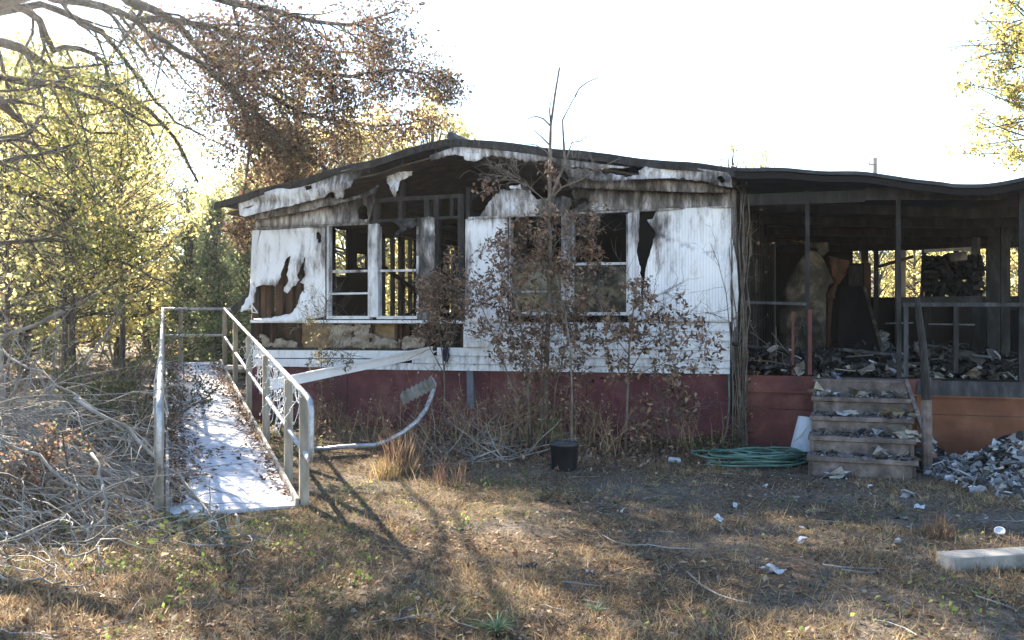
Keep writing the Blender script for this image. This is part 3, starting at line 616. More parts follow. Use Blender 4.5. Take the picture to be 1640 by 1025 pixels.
# burnt bundle on the shelf and things on the porch floor
b = MB()
for i in range(170):
    x, y = rng.uniform(1488, 1572), rng.uniform(415, 476); p = HP(x, y, -1.9-rng.random()*.5); d = rvec()*.09
    b.tube([p-d, p+rvec()*.03, p+d], rng.uniform(.02, .05), 5)
for i in range(6):
    y = 412+i*11; b.bar(HP(1478+rng.uniform(-4, 8), y+rng.uniform(-3, 3), -1.9), HP(1566, y+rng.uniform(-4, 4), -2.2), .05, .03)
tag(b.build('burnt_bundle', 'soot', None), 'charred heap of rolled stuff on the shelf behind the porch rail', 'bundle')
b = MB(); b.bar(HP(1520, 413, -1.9), HP(1548, 410, -1.9), .17, .12); tag(b.build('scorched_box', 'tanburn', None, bevel=.02), 'pinkish scorched box on top of the charred heap', 'box')
bent = thing('bent_panel', HP(1290, 585, -2.2), 'big tan scorched panel bent over on the porch', 'panel')
sheet('panel_sheet', [(1256, 584, 0), (1250, 540, 0), (1248, 490, 0), (1256, 458, 0), (1270, 432, 0), (1284, 412, 0), (1296, 402, 0), (1308, 402), (1318, 414), (1330, 440), (1336, 452), (1328, 456), (1323, 470, 0), (1323, 585, 0)], 'tanburn', bent, -2.2, (), .8, 8,
      lambda x, y: .25*math.sin((x-1250)/70*math.pi)*max(0, 1-(y-400)/190)+.09*math.sin(y*.07+x*.05)+.1*mnoise.noise(V((x*.04, y*.03, 4))))
sheet('folded_flap', [(1268, 385), (1300, 388, 0), (1326, 388), (1327, 402), (1318, 412), (1306, 398), (1290, 392)], 'tanburn', bent, -2.3, (), 1, 6, lambda x, y: .04*math.sin(x*.15))
sheet('wood_flap', [(1327, 410), (1342, 414), (1361, 418), (1354, 440), (1342, 456), (1334, 480, 0), (1330, 530, 0), (1338, 586, 0), (1323, 586, 0), (1325, 470, 0), (1336, 455), (1330, 430)], 'studwood', bent, -2.35, (), .8, 7, lambda x, y: .05*math.sin(y*.05))
cab = thing('burnt_cabinet', HP(1372, 560, -3.2), 'blackened tall cabinet standing at the back of the porch', 'cabinet')
b = MB(); b.prism([(1357, 422), (1384, 421), (1384, 571), (1357, 570)], -3.2, .5); b.build('cabinet_body', 'soot', cab, bevel=.01)
b = MB(); b.prism([(1384.5, 421), (1395, 421), (1395, 570), (1384.5, 571)], -3.2, .5); b.build('cabinet_side', 'studwood', cab)
b = MB(); b.prism([(1359, 425), (1382, 424), (1382, 458), (1359, 459)], -3.17, .025); b.prism([(1359, 462), (1382, 461), (1382, 566), (1359, 566)], -3.17, .025); b.build('door', 'char', cab)
lean = thing('leaning_board', HP(1375, 585, -2.0), 'dark board leaning in front of the burnt cabinet, pale on its right edge', 'board')
b = MB(); A = [HP(1340, 586, -1.7), HP(1414, 566+8, -1.7), HP(1383, 461, -2.9), HP(1346, 459, -2.9)]; n_ = V((-V2.x, -V2.y, .4)).normalized()*.03
b.add(A+[q+n_ for q in A], [(0, 3, 2, 1), (4, 5, 6, 7), (0, 1, 5, 4), (1, 2, 6, 5), (2, 3, 7, 6), (3, 0, 4, 7)]); b.build('board_face', 'soot', lean)
b = MB(); b.bar(HP(1416, 574, -1.68), HP(1384, 461, -2.88), .045, .05); b.build('board_edge', 'tanburn', lean)
b = MB(); e0 = HP(1303, 530, -2.0)
for r_, q in ((.13, 0), (.1, .03)):
    b.tube([e0+V((r_*math.cos(a)+q, 0, r_*math.sin(a))) for a in np.linspace(-.5, 3.6, 14)], .014, 6)
tag(b.build('cable_loop', 'black', None), 'black cable loop hanging on the bent tan panel', 'cable')
b = MB(); scraps(b, [HP(1404+rng.uniform(-8, 14), 545+rng.uniform(-14, 10), -2.4) for _ in range(16)], (.08, .22), [(.75, .75, .75), (.5, .5, .5)]); tag(b.build('white_bag', 'rub', None), 'crumpled white bag right of the leaning board', 'bag')
heap('porch_debris', 'ash and burnt debris over the porch floor',
     lambda: (lambda s, d: H(s, d, FLOOR+.02+rng.random()**2*.3))(rng.uniform(-3.15, -.15), .08+rng.random()**1.4*4.5), 1500, (.03, .2), ASH+DARK+DARK+DARK+DARK)
heap('porch_litter', 'pale burnt papers and plaster lying along the porch edge',
     lambda: (lambda s, d: H(s, d, FLOOR+.02+rng.random()**2*.12))(rng.uniform(-3.15, -1.1), .05+rng.random()**2*1.6), 90, (.05, .18), [(.6, .6, .6), (.4, .4, .4), (.2, .2, .2), (.5, .45, .36), (.1, .1, .1)])

for i in range(11):
    s0, d0 = rng.uniform(-3.1, -.3), rng.uniform(.35, 2.8); a = rng.random()*6.28; L = rng.uniform(.5, 1.3); e = H(s0, d0, FLOOR+rng.uniform(.08, .3)); d = V((math.cos(a), math.sin(a)*.6, rng.uniform(-.1, .25)))
    b = MB(); b.bar(e, e+d*L, rng.uniform(.06, .13), .035); tag(b.build('charred_board', 'char' if i % 3 else 'dgrey', None), 'charred board lying in the ash on the porch floor', 'board', 'boards in the porch debris')
for i in range(9):
    s0, d0 = rng.uniform(.8, 6.6), rng.uniform(.5, 2.2); a = rng.random()*6.28; L = rng.uniform(.6, 1.4); e = H(s0, d0, FLOOR+rng.uniform(.2, .5)); d = V((math.cos(a)*.8, math.sin(a)*.6, rng.uniform(.0, .7)))
    b = MB(); b.bar(e, e+d*L, rng.uniform(.04, .1), .035); tag(b.build('charred_board', 'char', None), 'charred board sticking out of the debris inside the windows', 'board', 'boards in the house debris')
# ------------------------------------------------------------------ porch steps
stp = thing('porch_steps', H(-1.53, -.9, 0), 'weathered wooden steps up to the porch, strewn with burnt papers', 'steps')
SL, SR_ = -.96, -1.93
tops = [(.185, -1.62, -1.98), (.345, -1.24, -1.64), (.51, -.84, -1.26), (.68, -.4, -.86)]
for z, d1, d0 in tops:
    b = MB(); b.hbox(SR_-.02, SL+.02, d0, d1, z-.045, z); b.build('tread', 'step', stp, bevel=.006)
    b = MB(); b.hbox(SR_, SL, d0+.03, d0+.055, z-.19, z-.05); b.build('riser', 'step', stp)
b = MB(); b.hbox(SR_, SL, -.42, -.395, .63, FLOOR-.04); b.build('riser', 'step', stp)
b = MB(); b.hbox(SR_-.02, SL+.02, -.42, -.03, FLOOR-.04, FLOOR-.006); b.build('tread', 'step', stp, bevel=.006)
for s in (SL-.04, SR_+.0):
    b = MB(); pr = [(-.03, 0), (-.03, .8), (-.4, .8), (-.43, .62), (-.84, .62), (-.86, .46), (-1.24, .46), (-1.26, .3), (-1.62, .3), (-1.64, .14), (-1.95, .14), (-1.95, 0)]
    A = [H(s, d, z) for d, z in pr]; B = [H(s+.035, d, z) for d, z in pr]; k = len(pr)
    b.add(A+B, [tuple(range(k)), tuple(range(2*k-1, k-1, -1))]+[(i, (i+1) % k, (i+1) % k+k, i+k) for i in range(k)]); b.build('stringer', 'step', stp)
nw = thing('newel_post', G(1485, 757), 'charred crooked newel post right of the porch steps', 'post')
b = MB(); g0 = G(1485, 757); T = lambda x, y, dd=0: at(x, y, g0.y+dd)
b.tube([V((g0.x, g0.y, -.1)), T(1485, 730), T(1484, 660), T(1483, 605)], [.052, .05, .05, .046], 8); b.build('post_base', 'step', nw)
b = MB(); b.tube([T(1484, 640, -.04), T(1481, 590), T(1478, 550), T(1473, 515), T(1470, 490), T(1469, 478)], [.05, .04, .034, .034, .03, .02], 8); b.build('charred_top', 'char', nw)
b = MB(); b.bar(T(1482, 702, .1), H(SR_+.02, -.5, .86), .04, .05); b.build('broken_brace', 'step', nw)
# papers on the steps
PAP = [(.65, .65, .65), (.6, .55, .45), (.42, .42, .42), (.5, .44, .34)]
plab = ['torn pale paper on the lowest porch step', 'crumpled paper lying on the second porch step from below', 'crumpled paper lying on the third porch step from below', 'crumpled paper lying near the top of the porch steps']
for i, (pts, n) in enumerate((([(-1.75, -1.75)], 4), ([(-1.95, -1.4), (-1.75, -1.4)], 9), ([(-1.92, -1.0), (-1.35, -1.02)], 10), ([(-1.2, -.55), (-1.55, -.6), (-1.15, -.3), (-1.85, -.6)], 22))):
    z = tops[i][0]
    for k in range(n):
        q = pts[k % len(pts)]; b = MB()
        scraps(b, [H(q[0]+rng.uniform(-.14, .14)+.06, q[1]+rng.uniform(-.11, .11), z+.015+.035*rng.random()+(.165 if q[1] > -.35 else 0))], (.10, .24), PAP+([(.2, .25, .31)] if i == 3 else []), 1.2, .004, 0)
        tag(b.build('burnt_paper', 'rub', None), plab[i], 'paper', 'burnt papers on the porch steps')
heap('step_ash', 'grey ash and crumbs strewn on the porch steps', lambda: (lambda t: H(rng.uniform(SR_, SL), rng.uniform(t[2], t[1]), t[0]+.008))(rng.choice(tops)), 330, (.012, .06), ASH+DARK)
b = MB(); q = HP(1311, 600, .1); b.tube([q, q+V((.0, 0, -.12)), q+V((.04, -.02, -.18)), q+V((.12, -.1, -.2))], [.012, .014, .016, .012], 6); tag(b.build('white_pipe', 'wire', None), 'thin white bent pipe hanging off the porch edge', 'pipe')
b = MB(); q = HP(1282, 588, .02); scraps(b, [q+V((0, 0, rng.uniform(-.05, .05))) for _ in range(6)], (.1, .18), [(.5, .48, .44)]); tag(b.build('white_jug', 'rub', None), 'pale melted jug on the porch edge above the bucket', 'jug')

# ------------------------------------------------------------------ rubble pile at the right
rc = G(1625, 765)
def pile_pt():
    while True:
        x, y = rng.gauss(0, .55), rng.gauss(0, .42)
        p = V((rc.x+x, rc.y+y, 0)); q = V((p.x-C2.x, p.y-C2.y))
        if q.dot(V2) < -.12 and p.x > 4.05+.0: break
    h = .37*math.exp(-(((p.x-rc.x-.3)/.6)**2+((p.y-rc.y-.1)/.5)**2))+.04
    p.z = h*rng.uniform(.3, 1.05); return p
heap('rubble_pile', 'pile of white and grey burnt rubble below the porch, right of the newel post', pile_pt, 3000, (.018, .12), [(.75, .75, .76), (.6, .61, .63), (.36, .37, .38), (.18, .18, .18), (.06, .06, .06), (.05, .045, .04), (.2, .15, .11), (.3, .28, .26), (.75, .75, .77), (.6, .54, .46), (.5, .53, .57)])
b = MB(); rr = G(1622, 742); b.tube([rr+V((.15*math.cos(a), .05, .14+.13*math.sin(a))) for a in np.linspace(.2, 3.0, 12)], .035, 6); tag(b.build('burnt_hoop', 'soot', None), 'black hoop sticking out of the rubble pile', 'hoop')
b = MB(); sp = [G(1478+rng.uniform(-4, 30), 742+rng.uniform(-16, 12))+V((0, 0, rng.random()*.18)) for _ in range(70)]; scraps(b, sp, (.04, .15), ASH+[(.8, .75, .65), (.4, .25, .22)]); b.build('step_rubble', 'rub', None, 'stuff', 'small charred debris heaped beside the newel post')

# ------------------------------------------------------------------ single scraps on the yard
def scrap(px_, py_, wpx, label, n=3, pal=None, group='scraps scattered on the yard', name='scrap', cat='scrap'):
    g = GP(px_, py_); L = wpx*g.y/FOC; b = MB()
    scraps(b, [g+V((rng.uniform(-.3, .3)*L, rng.uniform(-.3, .3)*L, .01+.02*rng.random())) for _ in range(n)], (L*.5, L), pal or [(.8, .8, .82), (.6, .6, .62)], 1.6, .008)
    return tag(b.build(name, 'rub', None), label, cat, group)
for a in ((1231, 915, 30, 'crumpled white scrap on the yard left of the concrete beam', 4), (1335, 764, 40, 'flat pale sheet at the foot of the porch steps', 3), (1400, 782, 22, 'small white piece lying before the lowest step', 2),
          (1455, 797, 36, 'tan torn sheet lying before the newel post', 3), (1224, 781, 18, 'grey scrap on the ground in front of the hose', 2), (1287, 868, 26, 'crushed white scrap mid yard, between hose and concrete beam', 3),
          (1289, 846, 22, 'grey crumpled scrap mid yard just behind a crushed white one', 2), (1180, 811, 22, 'dull grey curled scrap below the hose coil', 2), (993, 818, 14, 'small white chip right of the black pot', 1),
          (1432, 871, 18, 'pale grey chip left of the white lid', 2), (943, 915, 18, 'white crumb pair on the grass before the pot', 2), (1470, 811, 26, 'blue grey flake right of the tan torn sheet', 1),
          (1150, 832, 18, 'bone coloured twisted scrap on the dry grass', 2), (1531, 850, 10, 'tiny white chip above the white lid', 1), (1516, 773, 26, 'white scrap at the left toe of the rubble pile', 3), (1614, 798, 34, 'pale blue crumpled sheet in front of the rubble pile', 4), (1566, 788, 34, 'white bent scrap beside the pale blue sheet', 3)):
    scrap(*a)
scrap(1392, 755, 60, 'black melted lump at the foot of the porch steps', 9, [(.03, .03, .03), (.1, .1, .1), (.5, .5, .5)], 'scraps scattered on the yard', 'melted_lump', 'lump')
scrap(846, 908, 28, 'small charred black lump on the foreground grass', 6, [(.04, .04, .045), (.1, .1, .11), (.3, .3, .32)], 'scraps scattered on the yard', 'charred_lump', 'lump')
b = MB(); g = GP(1601, 855); n_ = V((-.25, -.5, .8)).normalized(); x_ = n_.cross(V((0, 0, 1))).normalized(); y_ = n_.cross(x_); K = 20
rg = lambda r, h: [g+V((0, 0, .035))+x_*r*math.cos(2*math.pi*i/K)+y_*r*math.sin(2*math.pi*i/K)+n_*h for i in range(K)]
b.add(rg(.036, 0)+rg(.036, .012)+rg(.028, .012)+rg(.027, .006), [tuple(range(K))[::-1]]+[(l*K+i, l*K+(i+1) % K, (l+1)*K+(i+1) % K, (l+1)*K+i) for l in range(3) for i in range(K)]+[tuple(range(3*K, 4*K))], (.95, .95, .95)); tag(b.build('jar_lid', 'trash', None), 'round white jar lid on the yard above the concrete beam', 'lid')
b = MB(); g = GP(1080, 741); b.tube([g+V((-.06, .02, .04)), g+V((-.055, .02, .04)), g+V((.055, -.02, .035)), g+V((.06, -.02, .035))], [.026, .033, .033, .026], 12); tag(b.build('drink_can', 'galv', None), 'dented silver can lying left of the hose', 'can')

# ------------------------------------------------------------------ bucket, hose, pot, block, beam
bk = thing('white_bucket', G(1282, 719), 'pale upturned bucket leaning on the red skirting by the steps', 'bucket')
g = G(1284, 722); g.y -= .05
def ring(c, r, ax, k=20): 
    x = ax.cross(V((.2, 1, 0))).normalized(); y = ax.cross(x); return [c+x*r*math.cos(2*math.pi*i/k)+y*r*math.sin(2*math.pi*i/k) for i in range(k)]
ax = V((.16, .1, 1)).normalized(); K = 20; b = MB()
rs = [(0, .155), (.02, .155), (.022, .148), (.39, .105), (.4, .098)]; vs = []
for h, r in rs: vs += ring(g+ax*h, r, ax)
b.add(vs, [(l*K+i, l*K+(i+1) % K, (l+1)*K+(i+1) % K, (l+1)*K+i) for l in range(len(rs)-1) for i in range(K)]+[tuple((len(rs)-1)*K+i for i in range(K))]); b.build('bucket_body', 'bucket', bk, None, None, True)
b = MB(); b.tube([g+ax*.12+V((-.14, -.05, 0)), g+ax*.2+V((-.09, -.12, 0)), g+ax*.34+V((.0, -.11, 0)), g+ax*.3+V((.07, -.1, 0)), g+ax*.12+V((.12, -.07, 0))], .005, 5); b.build('handle', 'wire', bk)
hs = G(1207, 741); b = MB(); P = []
for i in range(10*22):
    a = 2*math.pi*i/22; lp = i//22; r = .38+.12*math.sin(lp*2.3)+.05*math.sin(a*2+lp*1.3)+.02*math.sin(a*5+lp)
    P.append(V((hs.x+r*1.12*math.cos(a)+.05*math.sin(lp*1.7), hs.y+r*.62*math.sin(a)+.05*math.cos(lp*3.1), .02+.012*lp*.9+.015*math.sin(a*3+lp*2))))
P += [V((hs.x+.62, hs.y+.1, .03)), V((hs.x+.45, hs.y-.18, .02)), V((hs.x+.2, hs.y-.33, .02)), V((hs.x-.3, hs.y-.36, .02)), V((hs.x-.62, hs.y-.26, .02))]
b.tube(P, .0125, 6); hz = thing('garden_hose', hs, 'coiled green garden hose on the ground left of the porch steps', 'hose'); b.build('hose_coil', 'hose', hz, None, None, True)
b = MB(); b.tube([HP(1167, 600, .15), HP(1168, 640, .14), HP(1166, 670, .15), HP(1164, 690, .2), V((HP(1158, 705, .3))), G(1150, 718)+V((0, 0, .02)), G(1140, 730)+V((0, 0, .015)), V((hs.x-.5, hs.y+.2, .03))], .0115, 6); b.build('hose_end', 'hose', hz, None, None, True)
pot = thing('plant_pot', G(905, 757), 'round black plastic pot in front of the dead saplings', 'pot'); g = G(905, 756); g.y += .13; K = 28
b = MB(); vs = []; rs = [(-.0, .118), (.02, .128), (.24, .143), (.245, .152), (.275, .152), (.28, .147), (.262, .139), (.22, .137)]
for h, r in rs: vs += [V((g.x+r*math.cos(2*math.pi*i/K), g.y+r*math.sin(2*math.pi*i/K), h)) for i in range(K)]
b.add(vs, [tuple(range(K))[::-1]]+[(l*K+i, l*K+(i+1) % K, (l+1)*K+(i+1) % K, (l+1)*K+i) for l in range(len(rs)-1) for i in range(K)]); b.build('pot_body', 'black', pot, None, None, True)
b = MB(); b.add([V((g.x+.138*math.cos(2*math.pi*i/K), g.y+.138*math.sin(2*math.pi*i/K), .225+.015*rng.random())) for i in range(K)]+[V((g.x, g.y, .25))], [(i, (i+1) % K, K) for i in range(K)]); b.build('pot_soil', 'soot', pot)
g = G(880, 713); b = MB(); b.box(g+V((-.17, 0, 0)), (.35, .02, 0), (0, .3, 0), (.0, 0, .3)); tag(b.build('mossy_block', 'olive', None, bevel=.03), 'mossy olive block behind the black pot', 'block')
b = MB(); a0 = G(1519, 924); d_ = V((.985, .20, 0)).normalized(); q = V((-d_.y, d_.x, 0))
a0 = V((2.618, 5.31, 0)); b.box(a0+V((0, 0, -.03)), d_*2.1, q*.17, (0, 0, .135)); tag(b.build('concrete_beam', 'concrete', None, bevel=.006), 'grey squared beam lying on the yard at the right edge', 'beam')
# bent strip of metal trim
st = thing('bent_metal_trim', G(600, 714), 'long bent strip of pale metal trim curling up from the weeds', 'metal strip')
b = MB(); Y = 10.5; P = [at(x, y, Y-.25*math.sin(i*.4)) for i, (x, y) in enumerate(((500, 724), (520, 719), (545, 716), (575, 714), (600, 713), (620, 706), (645, 693), (668, 675), (683, 655), (692, 632), (696, 616), (690, 606)))]
for p in P: p.z = max(p.z, .02)
Q = [P[0]]
for i in range(len(P)-1): Q += [P[i].lerp(P[i+1], k/3) for k in (1, 2, 3)]
b.tube(Q, .028, 6); b.build('trim_strip', 'galv', st, None, None, True)
b = MB(); e = [at(690, 606, 10.45), at(640, 632, 10.2), at(647, 648, 10.25), at(697, 622, 10.5)]; n_ = V((.1, .9, .3))*.06
A = []; fs = []
for k in range(15):
    t = k/14; zz = V((0, -.02, .014))*(1 if k % 2 else -1); A += [e[0].lerp(e[1], t)+zz, e[3].lerp(e[2], t)+zz, e[3].lerp(e[2], t)+zz+n_, e[0].lerp(e[1], t)+zz+n_]
for k in range(14):
    for j in range(4): fs.append((k*4+j, k*4+(j+1) % 4, k*4+4+(j+1) % 4, k*4+4+j))
b.add(A, fs+[(0, 3, 2, 1), (56, 57, 58, 59)]); b.build('corrugated_end', 'concrete', st)

# ------------------------------------------------------------------ wheelchair ramp with pipe rails
R0 = V((-1.74, 7.22)); RD = V((-.360, .933)).normalized(); RL = V((-RD.y, RD.x))
def RP(t, l, h=0): return V((R0.x+RD.x*t+RL.x*l, R0.y+RD.y*t+RL.y*l, .03+.066*t+h))
def RG(t, l, z): p = RP(t, l); p.z = z; return p
RW, RT = .94, 10.7
ramp = thing('wheelchair_ramp', RG(4, .45, 0), 'pale plank ramp with timber posts and grey pipe handrails', 'ramp')
tt = 0.0; nb = 0
while tt < RT-.05:
    wd = rng.choice((.135, .14, .145)); b = MB(); o = RP(tt+.003, 0, -.03); jz = rng.uniform(-.002, .002); b.box(o, RP(tt+wd-.003, 0, -.03)-o, RP(tt+.003, RW, -.03+rng.uniform(-.002, .002))-o, (0, 0, .03+jz)); b.build('ramp_board', 'plank', ramp); tt += wd
for l in (-.03, RW+.002):
    b = MB(); o = RP(0, l, -.10); b.box(o, RP(RT, l, -.10)-o, RP(0, l+.028, -.10)-o, (0, 0, .155)); b.build('edge_board', 'grey', ramp)
hr = lambda t: .89+.013*t
def rpost(t, l, top=None):
    b = MB(); p = RP(t, l); h = p.z+(top or hr(t))-.03; b.box(V((p.x, p.y, -.05))-V((RD.x, RD.y, 0))*.037-V((RL.x, RL.y, 0))*.037, V((RD.x, RD.y, 0))*.074, V((RL.x, RL.y, 0))*.074, (0, 0, h+.05)); return b.build('post', 'post', ramp, bevel=.004)
for t in (.06, 1.05, 3.0, 5.2, 7.7, 10.5): rpost(t, -.078)
for t in (.25, 1.3, 3.0, 5.2, 7.7, 10.5): rpost(t, RW+.08)
rpost(10.75, .70, 1.03)
for l, a, e in ((-.078, -.32, 10.6), (RW+.075, -.28, 10.6)):
    P = [RP(e, l, hr(e))]+[RP(t, l, hr(t)) for t in (8, 5.5, 3, 1, a+.22)]+[RP(a+.06, l, hr(0)-.015), RP(a, l, hr(0)-.09), RP(a, l, .55), RP(a+.01, l, .47), RP(a+.09, l, .405), RP(a+.2, l, .41)]
    b = MB(); b.tube(P, .023, 10); b.build('hand_rail', 'galv', ramp, None, None, True)
    b = MB(); b.tube([RP(a+.2, l, .41), RP(2, l, .43), RP(5, l, .45), RP(e, l, .5)], .022, 10); b.build('mid_rail', 'galv', ramp, None, None, True)
for h in (1.02, .52):
    b = MB(); b.tube([RP(10.62, RW+.06, h), RP(10.62, -.08, h)], .024, 8); b.build('hand_rail', 'galv', ramp, None, None, True)
b = MB(); b.tube([RP(10.62, -.08, 1.02), RP(10.4, -1.3, 1.02)], .024, 8); b.build('hand_rail', 'galv', ramp)
b = MB(); o = RP(9.0, -.03, 0); b.box(V((o.x, o.y, .62)), (RP(RT, -.03)-RP(9, -.03)).to_2d().to_3d(), (RP(9, -1.6)-RP(9, -.03)).to_2d().to_3d(), (0, 0, .06)); b.build('landing_board', 'grey', ramp)
for t, l in ((10.4, -.6), (9.3, -.5), (10.3, -1.3)): rpost(t, l, 1.02)
# leaves on the ramp
pts = []
for i in range(4600):
    t = rng.uniform(.2, 10.5); side = rng.random()
    wdt = .035+.13*max(0, mnoise.noise(V((t*1.3, 2.2 if side < .5 else 8.8, 0)))+.35)+.03*t/3
    l = abs(rng.gauss(0, wdt*.8)) if side < .4 else RW-abs(rng.gauss(0, wdt*1.25))
    if side < .4 and t < 2.5 and rng.random() < .55: continue
    if 0 < l < RW: p = RP(t, l, .012+.025*rng.random()); pts.append(p)
for i in range(240): t = rng.choice((2.2, 4.4, 6.6))+rng.gauss(0, .16); pts.append(RP(t, rng.uniform(.05, .9), .012))
for i in range(70): pts.append(RP(rng.uniform(0, 10), rng.uniform(.05, .9), .01))
BRN = [(.12, .065, .04), (.2, .115, .07), (.28, .17, .10), (.09, .05, .035), (.33, .23, .15)]
leafmesh('ramp_leaves', pts, (.03, .075), BRN, 'deadleaf', None, 'stuff', .45, .3, label='drifts of dead brown leaves along the ramp edges')
# white icicle string lights on the right rail
sl_ = thing('string_lights', RP(2.5, -.1, 0), 'tangled white string lights hanging from the right handrail', 'string lights')
b = MB(); bl = MB()
for i in range(46):
    t = rng.uniform(.4, 5.6); p = RP(t, -.11, hr(t)-.02); q = [p]; n = rng.randint(4, 9)
    for j in range(n): q.append(q[-1]+V((rng.uniform(-.05, .05), rng.uniform(-.09, .09), rng.uniform(-.12, .0))))
    b.tube(q, .0035, 3)
    for c in q[1:]:
        d = rvec()*.03; bl.tube([c, c+d*.6, c+d], [.004, .006, .002], 4)
for t0 in np.arange(.2, 5.6, .35):
    b.tube([RP(t0+k*.07, -.11, hr(t0)-.03-.14*math.sin(k/5*math.pi)*rng.uniform(.4, 1.3)) for k in range(6)], .004, 3)
for i in range(16):
    l = RW+.1; t = rng.uniform(.2, 3.5); p = RP(t, l, hr(t)); b.tube([p, p+V((rng.uniform(-.05, .05), rng.uniform(-.1, .1), -.25)), p+V((rng.uniform(-.1, .1), rng.uniform(-.1, .1), -.6))], .0035, 3)
b.build('light_wire', 'wire', sl_, 'stuff'); bl.build('light_bulb', 'wire', sl_, 'stuff')
# ------------------------------------------------------------------ dry grass, leaf litter, green weeds
def blades(name, P, hmin, hmax, wdt, pal, lay, label, jit=.3):
    N = len(P); d = nr.normal(size=(N, 3)); d[:, 2] = np.abs(d[:, 2])*lay+.05; d /= np.linalg.norm(d, axis=1, keepdims=True)
    L = nr.uniform(hmin, hmax, (N, 1)); s = np.cross(d, nr.normal(size=(N, 3))); s /= np.linalg.norm(s, axis=1, keepdims=True)+1e-9
    w_ = wdt*nr.uniform(.6, 1.4, (N, 1)); tip = P+d*L; tip[:, 2] -= L[:, 0]*.12*(1-d[:, 2]); tip[:, 2] = np.maximum(tip[:, 2], P[:, 2]+.004)
    v = np.empty((N, 3, 3)); v[:, 0] = P-s*w_*.5; v[:, 1] = P+s*w_*.5; v[:, 2] = tip
    me = bpy.data.meshes.new(name); me.vertices.add(N*3); me.vertices.foreach_set('co', v.ravel()); me.loops.add(N*3); me.loops.foreach_set('vertex_index', np.arange(N*3, dtype=np.int32))
    me.polygons.add(N); me.polygons.foreach_set('loop_start', np.arange(0, N*3, 3, dtype=np.int32)); me.update(calc_edges=True)
    pal = np.asarray(pal); c = pal[nr.integers(0, len(pal), N)]*nr.uniform(1-jit, 1+jit, (N, 1)); cc = np.ones((N, 3, 4)); cc[:, :, :3] = c[:, None, :]
    me.color_attributes.new('Col', 'FLOAT_COLOR', 'POINT').data.foreach_set('color', cc.ravel()); me.materials.append(M['blade'])
    o = bpy.data.objects.new(name, me); COL.objects.link(o); return tag(o, label, None, None, 'stuff')
GZX = np.arange(-30, 30.01, .1); GZY = np.arange(2, 45.01, .1)
_g = np.array([[gz(x, y) for x in GZX[::3]] for y in GZY[::3]])
def gzn(x, y):
    fx = (x+30)/.3; fy = (y-2)/.3; i = np.clip(fx.astype(int), 0, _g.shape[1]-2); j = np.clip(fy.astype(int), 0, _g.shape[0]-2); fx = fx-i; fy = fy-j
    return (_g[j, i]*(1-fx)+_g[j, i+1]*fx)*(1-fy)+(_g[j+1, i]*(1-fx)+_g[j+1, i+1]*fx)*fy
def outside(x, y):
    qx = x-C2.x; qy = y-C2.y; s = qx*U2.x+qy*U2.y; d = qx*V2.x+qy*V2.y
    ok = ~((d > -.02) & (d < 9.2) & (s > -4.5) & (s < 7.2))
    qx = x-R0.x; qy = y-R0.y; t = qx*RD.x+qy*RD.y; l = qx*RL.x+qy*RL.y
    return ok & ~((t > -.02) & (t < 10.7) & (l > -.03) & (l < RW+.03)) & ~((s < -.9) & (s > -2.2) & (d > -2.0) & (d < 0))
def scatter(n, dens, ymin=3.9, ymax=13, xm=.72, pw=1.0):
    """points over the yard in view, nearer ground denser, thinned by a patch function"""
    y = ymin*(ymax/ymin)**(nr.random(n)**pw); x = nr.uniform(-xm, xm, n)*y
    k = outside(x, y) & (nr.random(n) < dens(x, y)); x, y = x[k], y[k]
    return np.stack([x, y, gzn(x, y)-.004], 1)
patch = lambda x, y, s, sd, a, b: np.clip((vnoise(x, y, s, sd)*.65+vnoise(x, y, s*.33, sd+1)*.35-a)/(b-a), 0, 1)
bare = lambda x, y: 1-.65*patch(x, y, 1.3, 3, .52, .74)*(x > .3)
STRAW = [(.36, .26, .14), (.28, .19, .10), (.42, .33, .20), (.19, .13, .075), (.13, .09, .058), (.25, .19, .13)]
blades('dry_grass', scatter(330000, lambda x, y: (.12+.88*patch(x, y, .9, 5, .3, .62))*bare(x, y)), .03, .10, .005, STRAW, .5, 'short dead straw coloured grass over the yard')
blades('brown_grass', scatter(170000, lambda x, y: (.15+.85*patch(x, y, .7, 9, .4, .7))*bare(x, y)), .03, .09, .0055, [(.10, .06, .036), (.15, .09, .052), (.065, .046, .034), (.16, .12, .08)], .45, 'matted brown dead grass over the yard')
tus = scatter(1500, lambda x, y: patch(x, y, 1.1, 61, .42, .68)*bare(x, y), 3.9, 10)
P = np.repeat(tus, 60, 0)+np.concatenate([nr.normal(0, .035, (len(tus)*60, 2)), np.zeros((len(tus)*60, 1))], 1)
blades('straw_tufts', P, .03, .095, .0048, [(.48, .36, .21), (.40, .29, .16), (.54, .43, .28), (.30, .20, .12), (.24, .18, .12)], .9, 'taller tufts of bleached straw grass over the yard')
blades('green_grass', scatter(130000, lambda x, y: patch(x, y, .8, 13, .52, .72)*np.where(x < .2, 1, .25)), .02, .07, .005, [(.12, .16, .05), (.17, .22, .07), (.08, .12, .05), (.24, .26, .1)], .6, 'patches of short green grass and weeds on the left of the yard')
P = scatter(26000, lambda x, y: .15+.85*patch(x, y, .8, 21, .42, .7)*np.where(x < 1, 1, .35), 3.9, 14)
P[:, 2] += .008; leafmesh('fallen_leaves', P, (.02, .055), BRN+[(.38, .28, .18), (.3, .24, .18)], 'deadleaf', None, 'stuff', .5, .4, label='dead brown leaves scattered over the yard')
P = scatter(26000, lambda x, y: patch(x, y, .45, 33, .56, .72)*np.where(x < -.2, 1, .22), 3.9, 14)
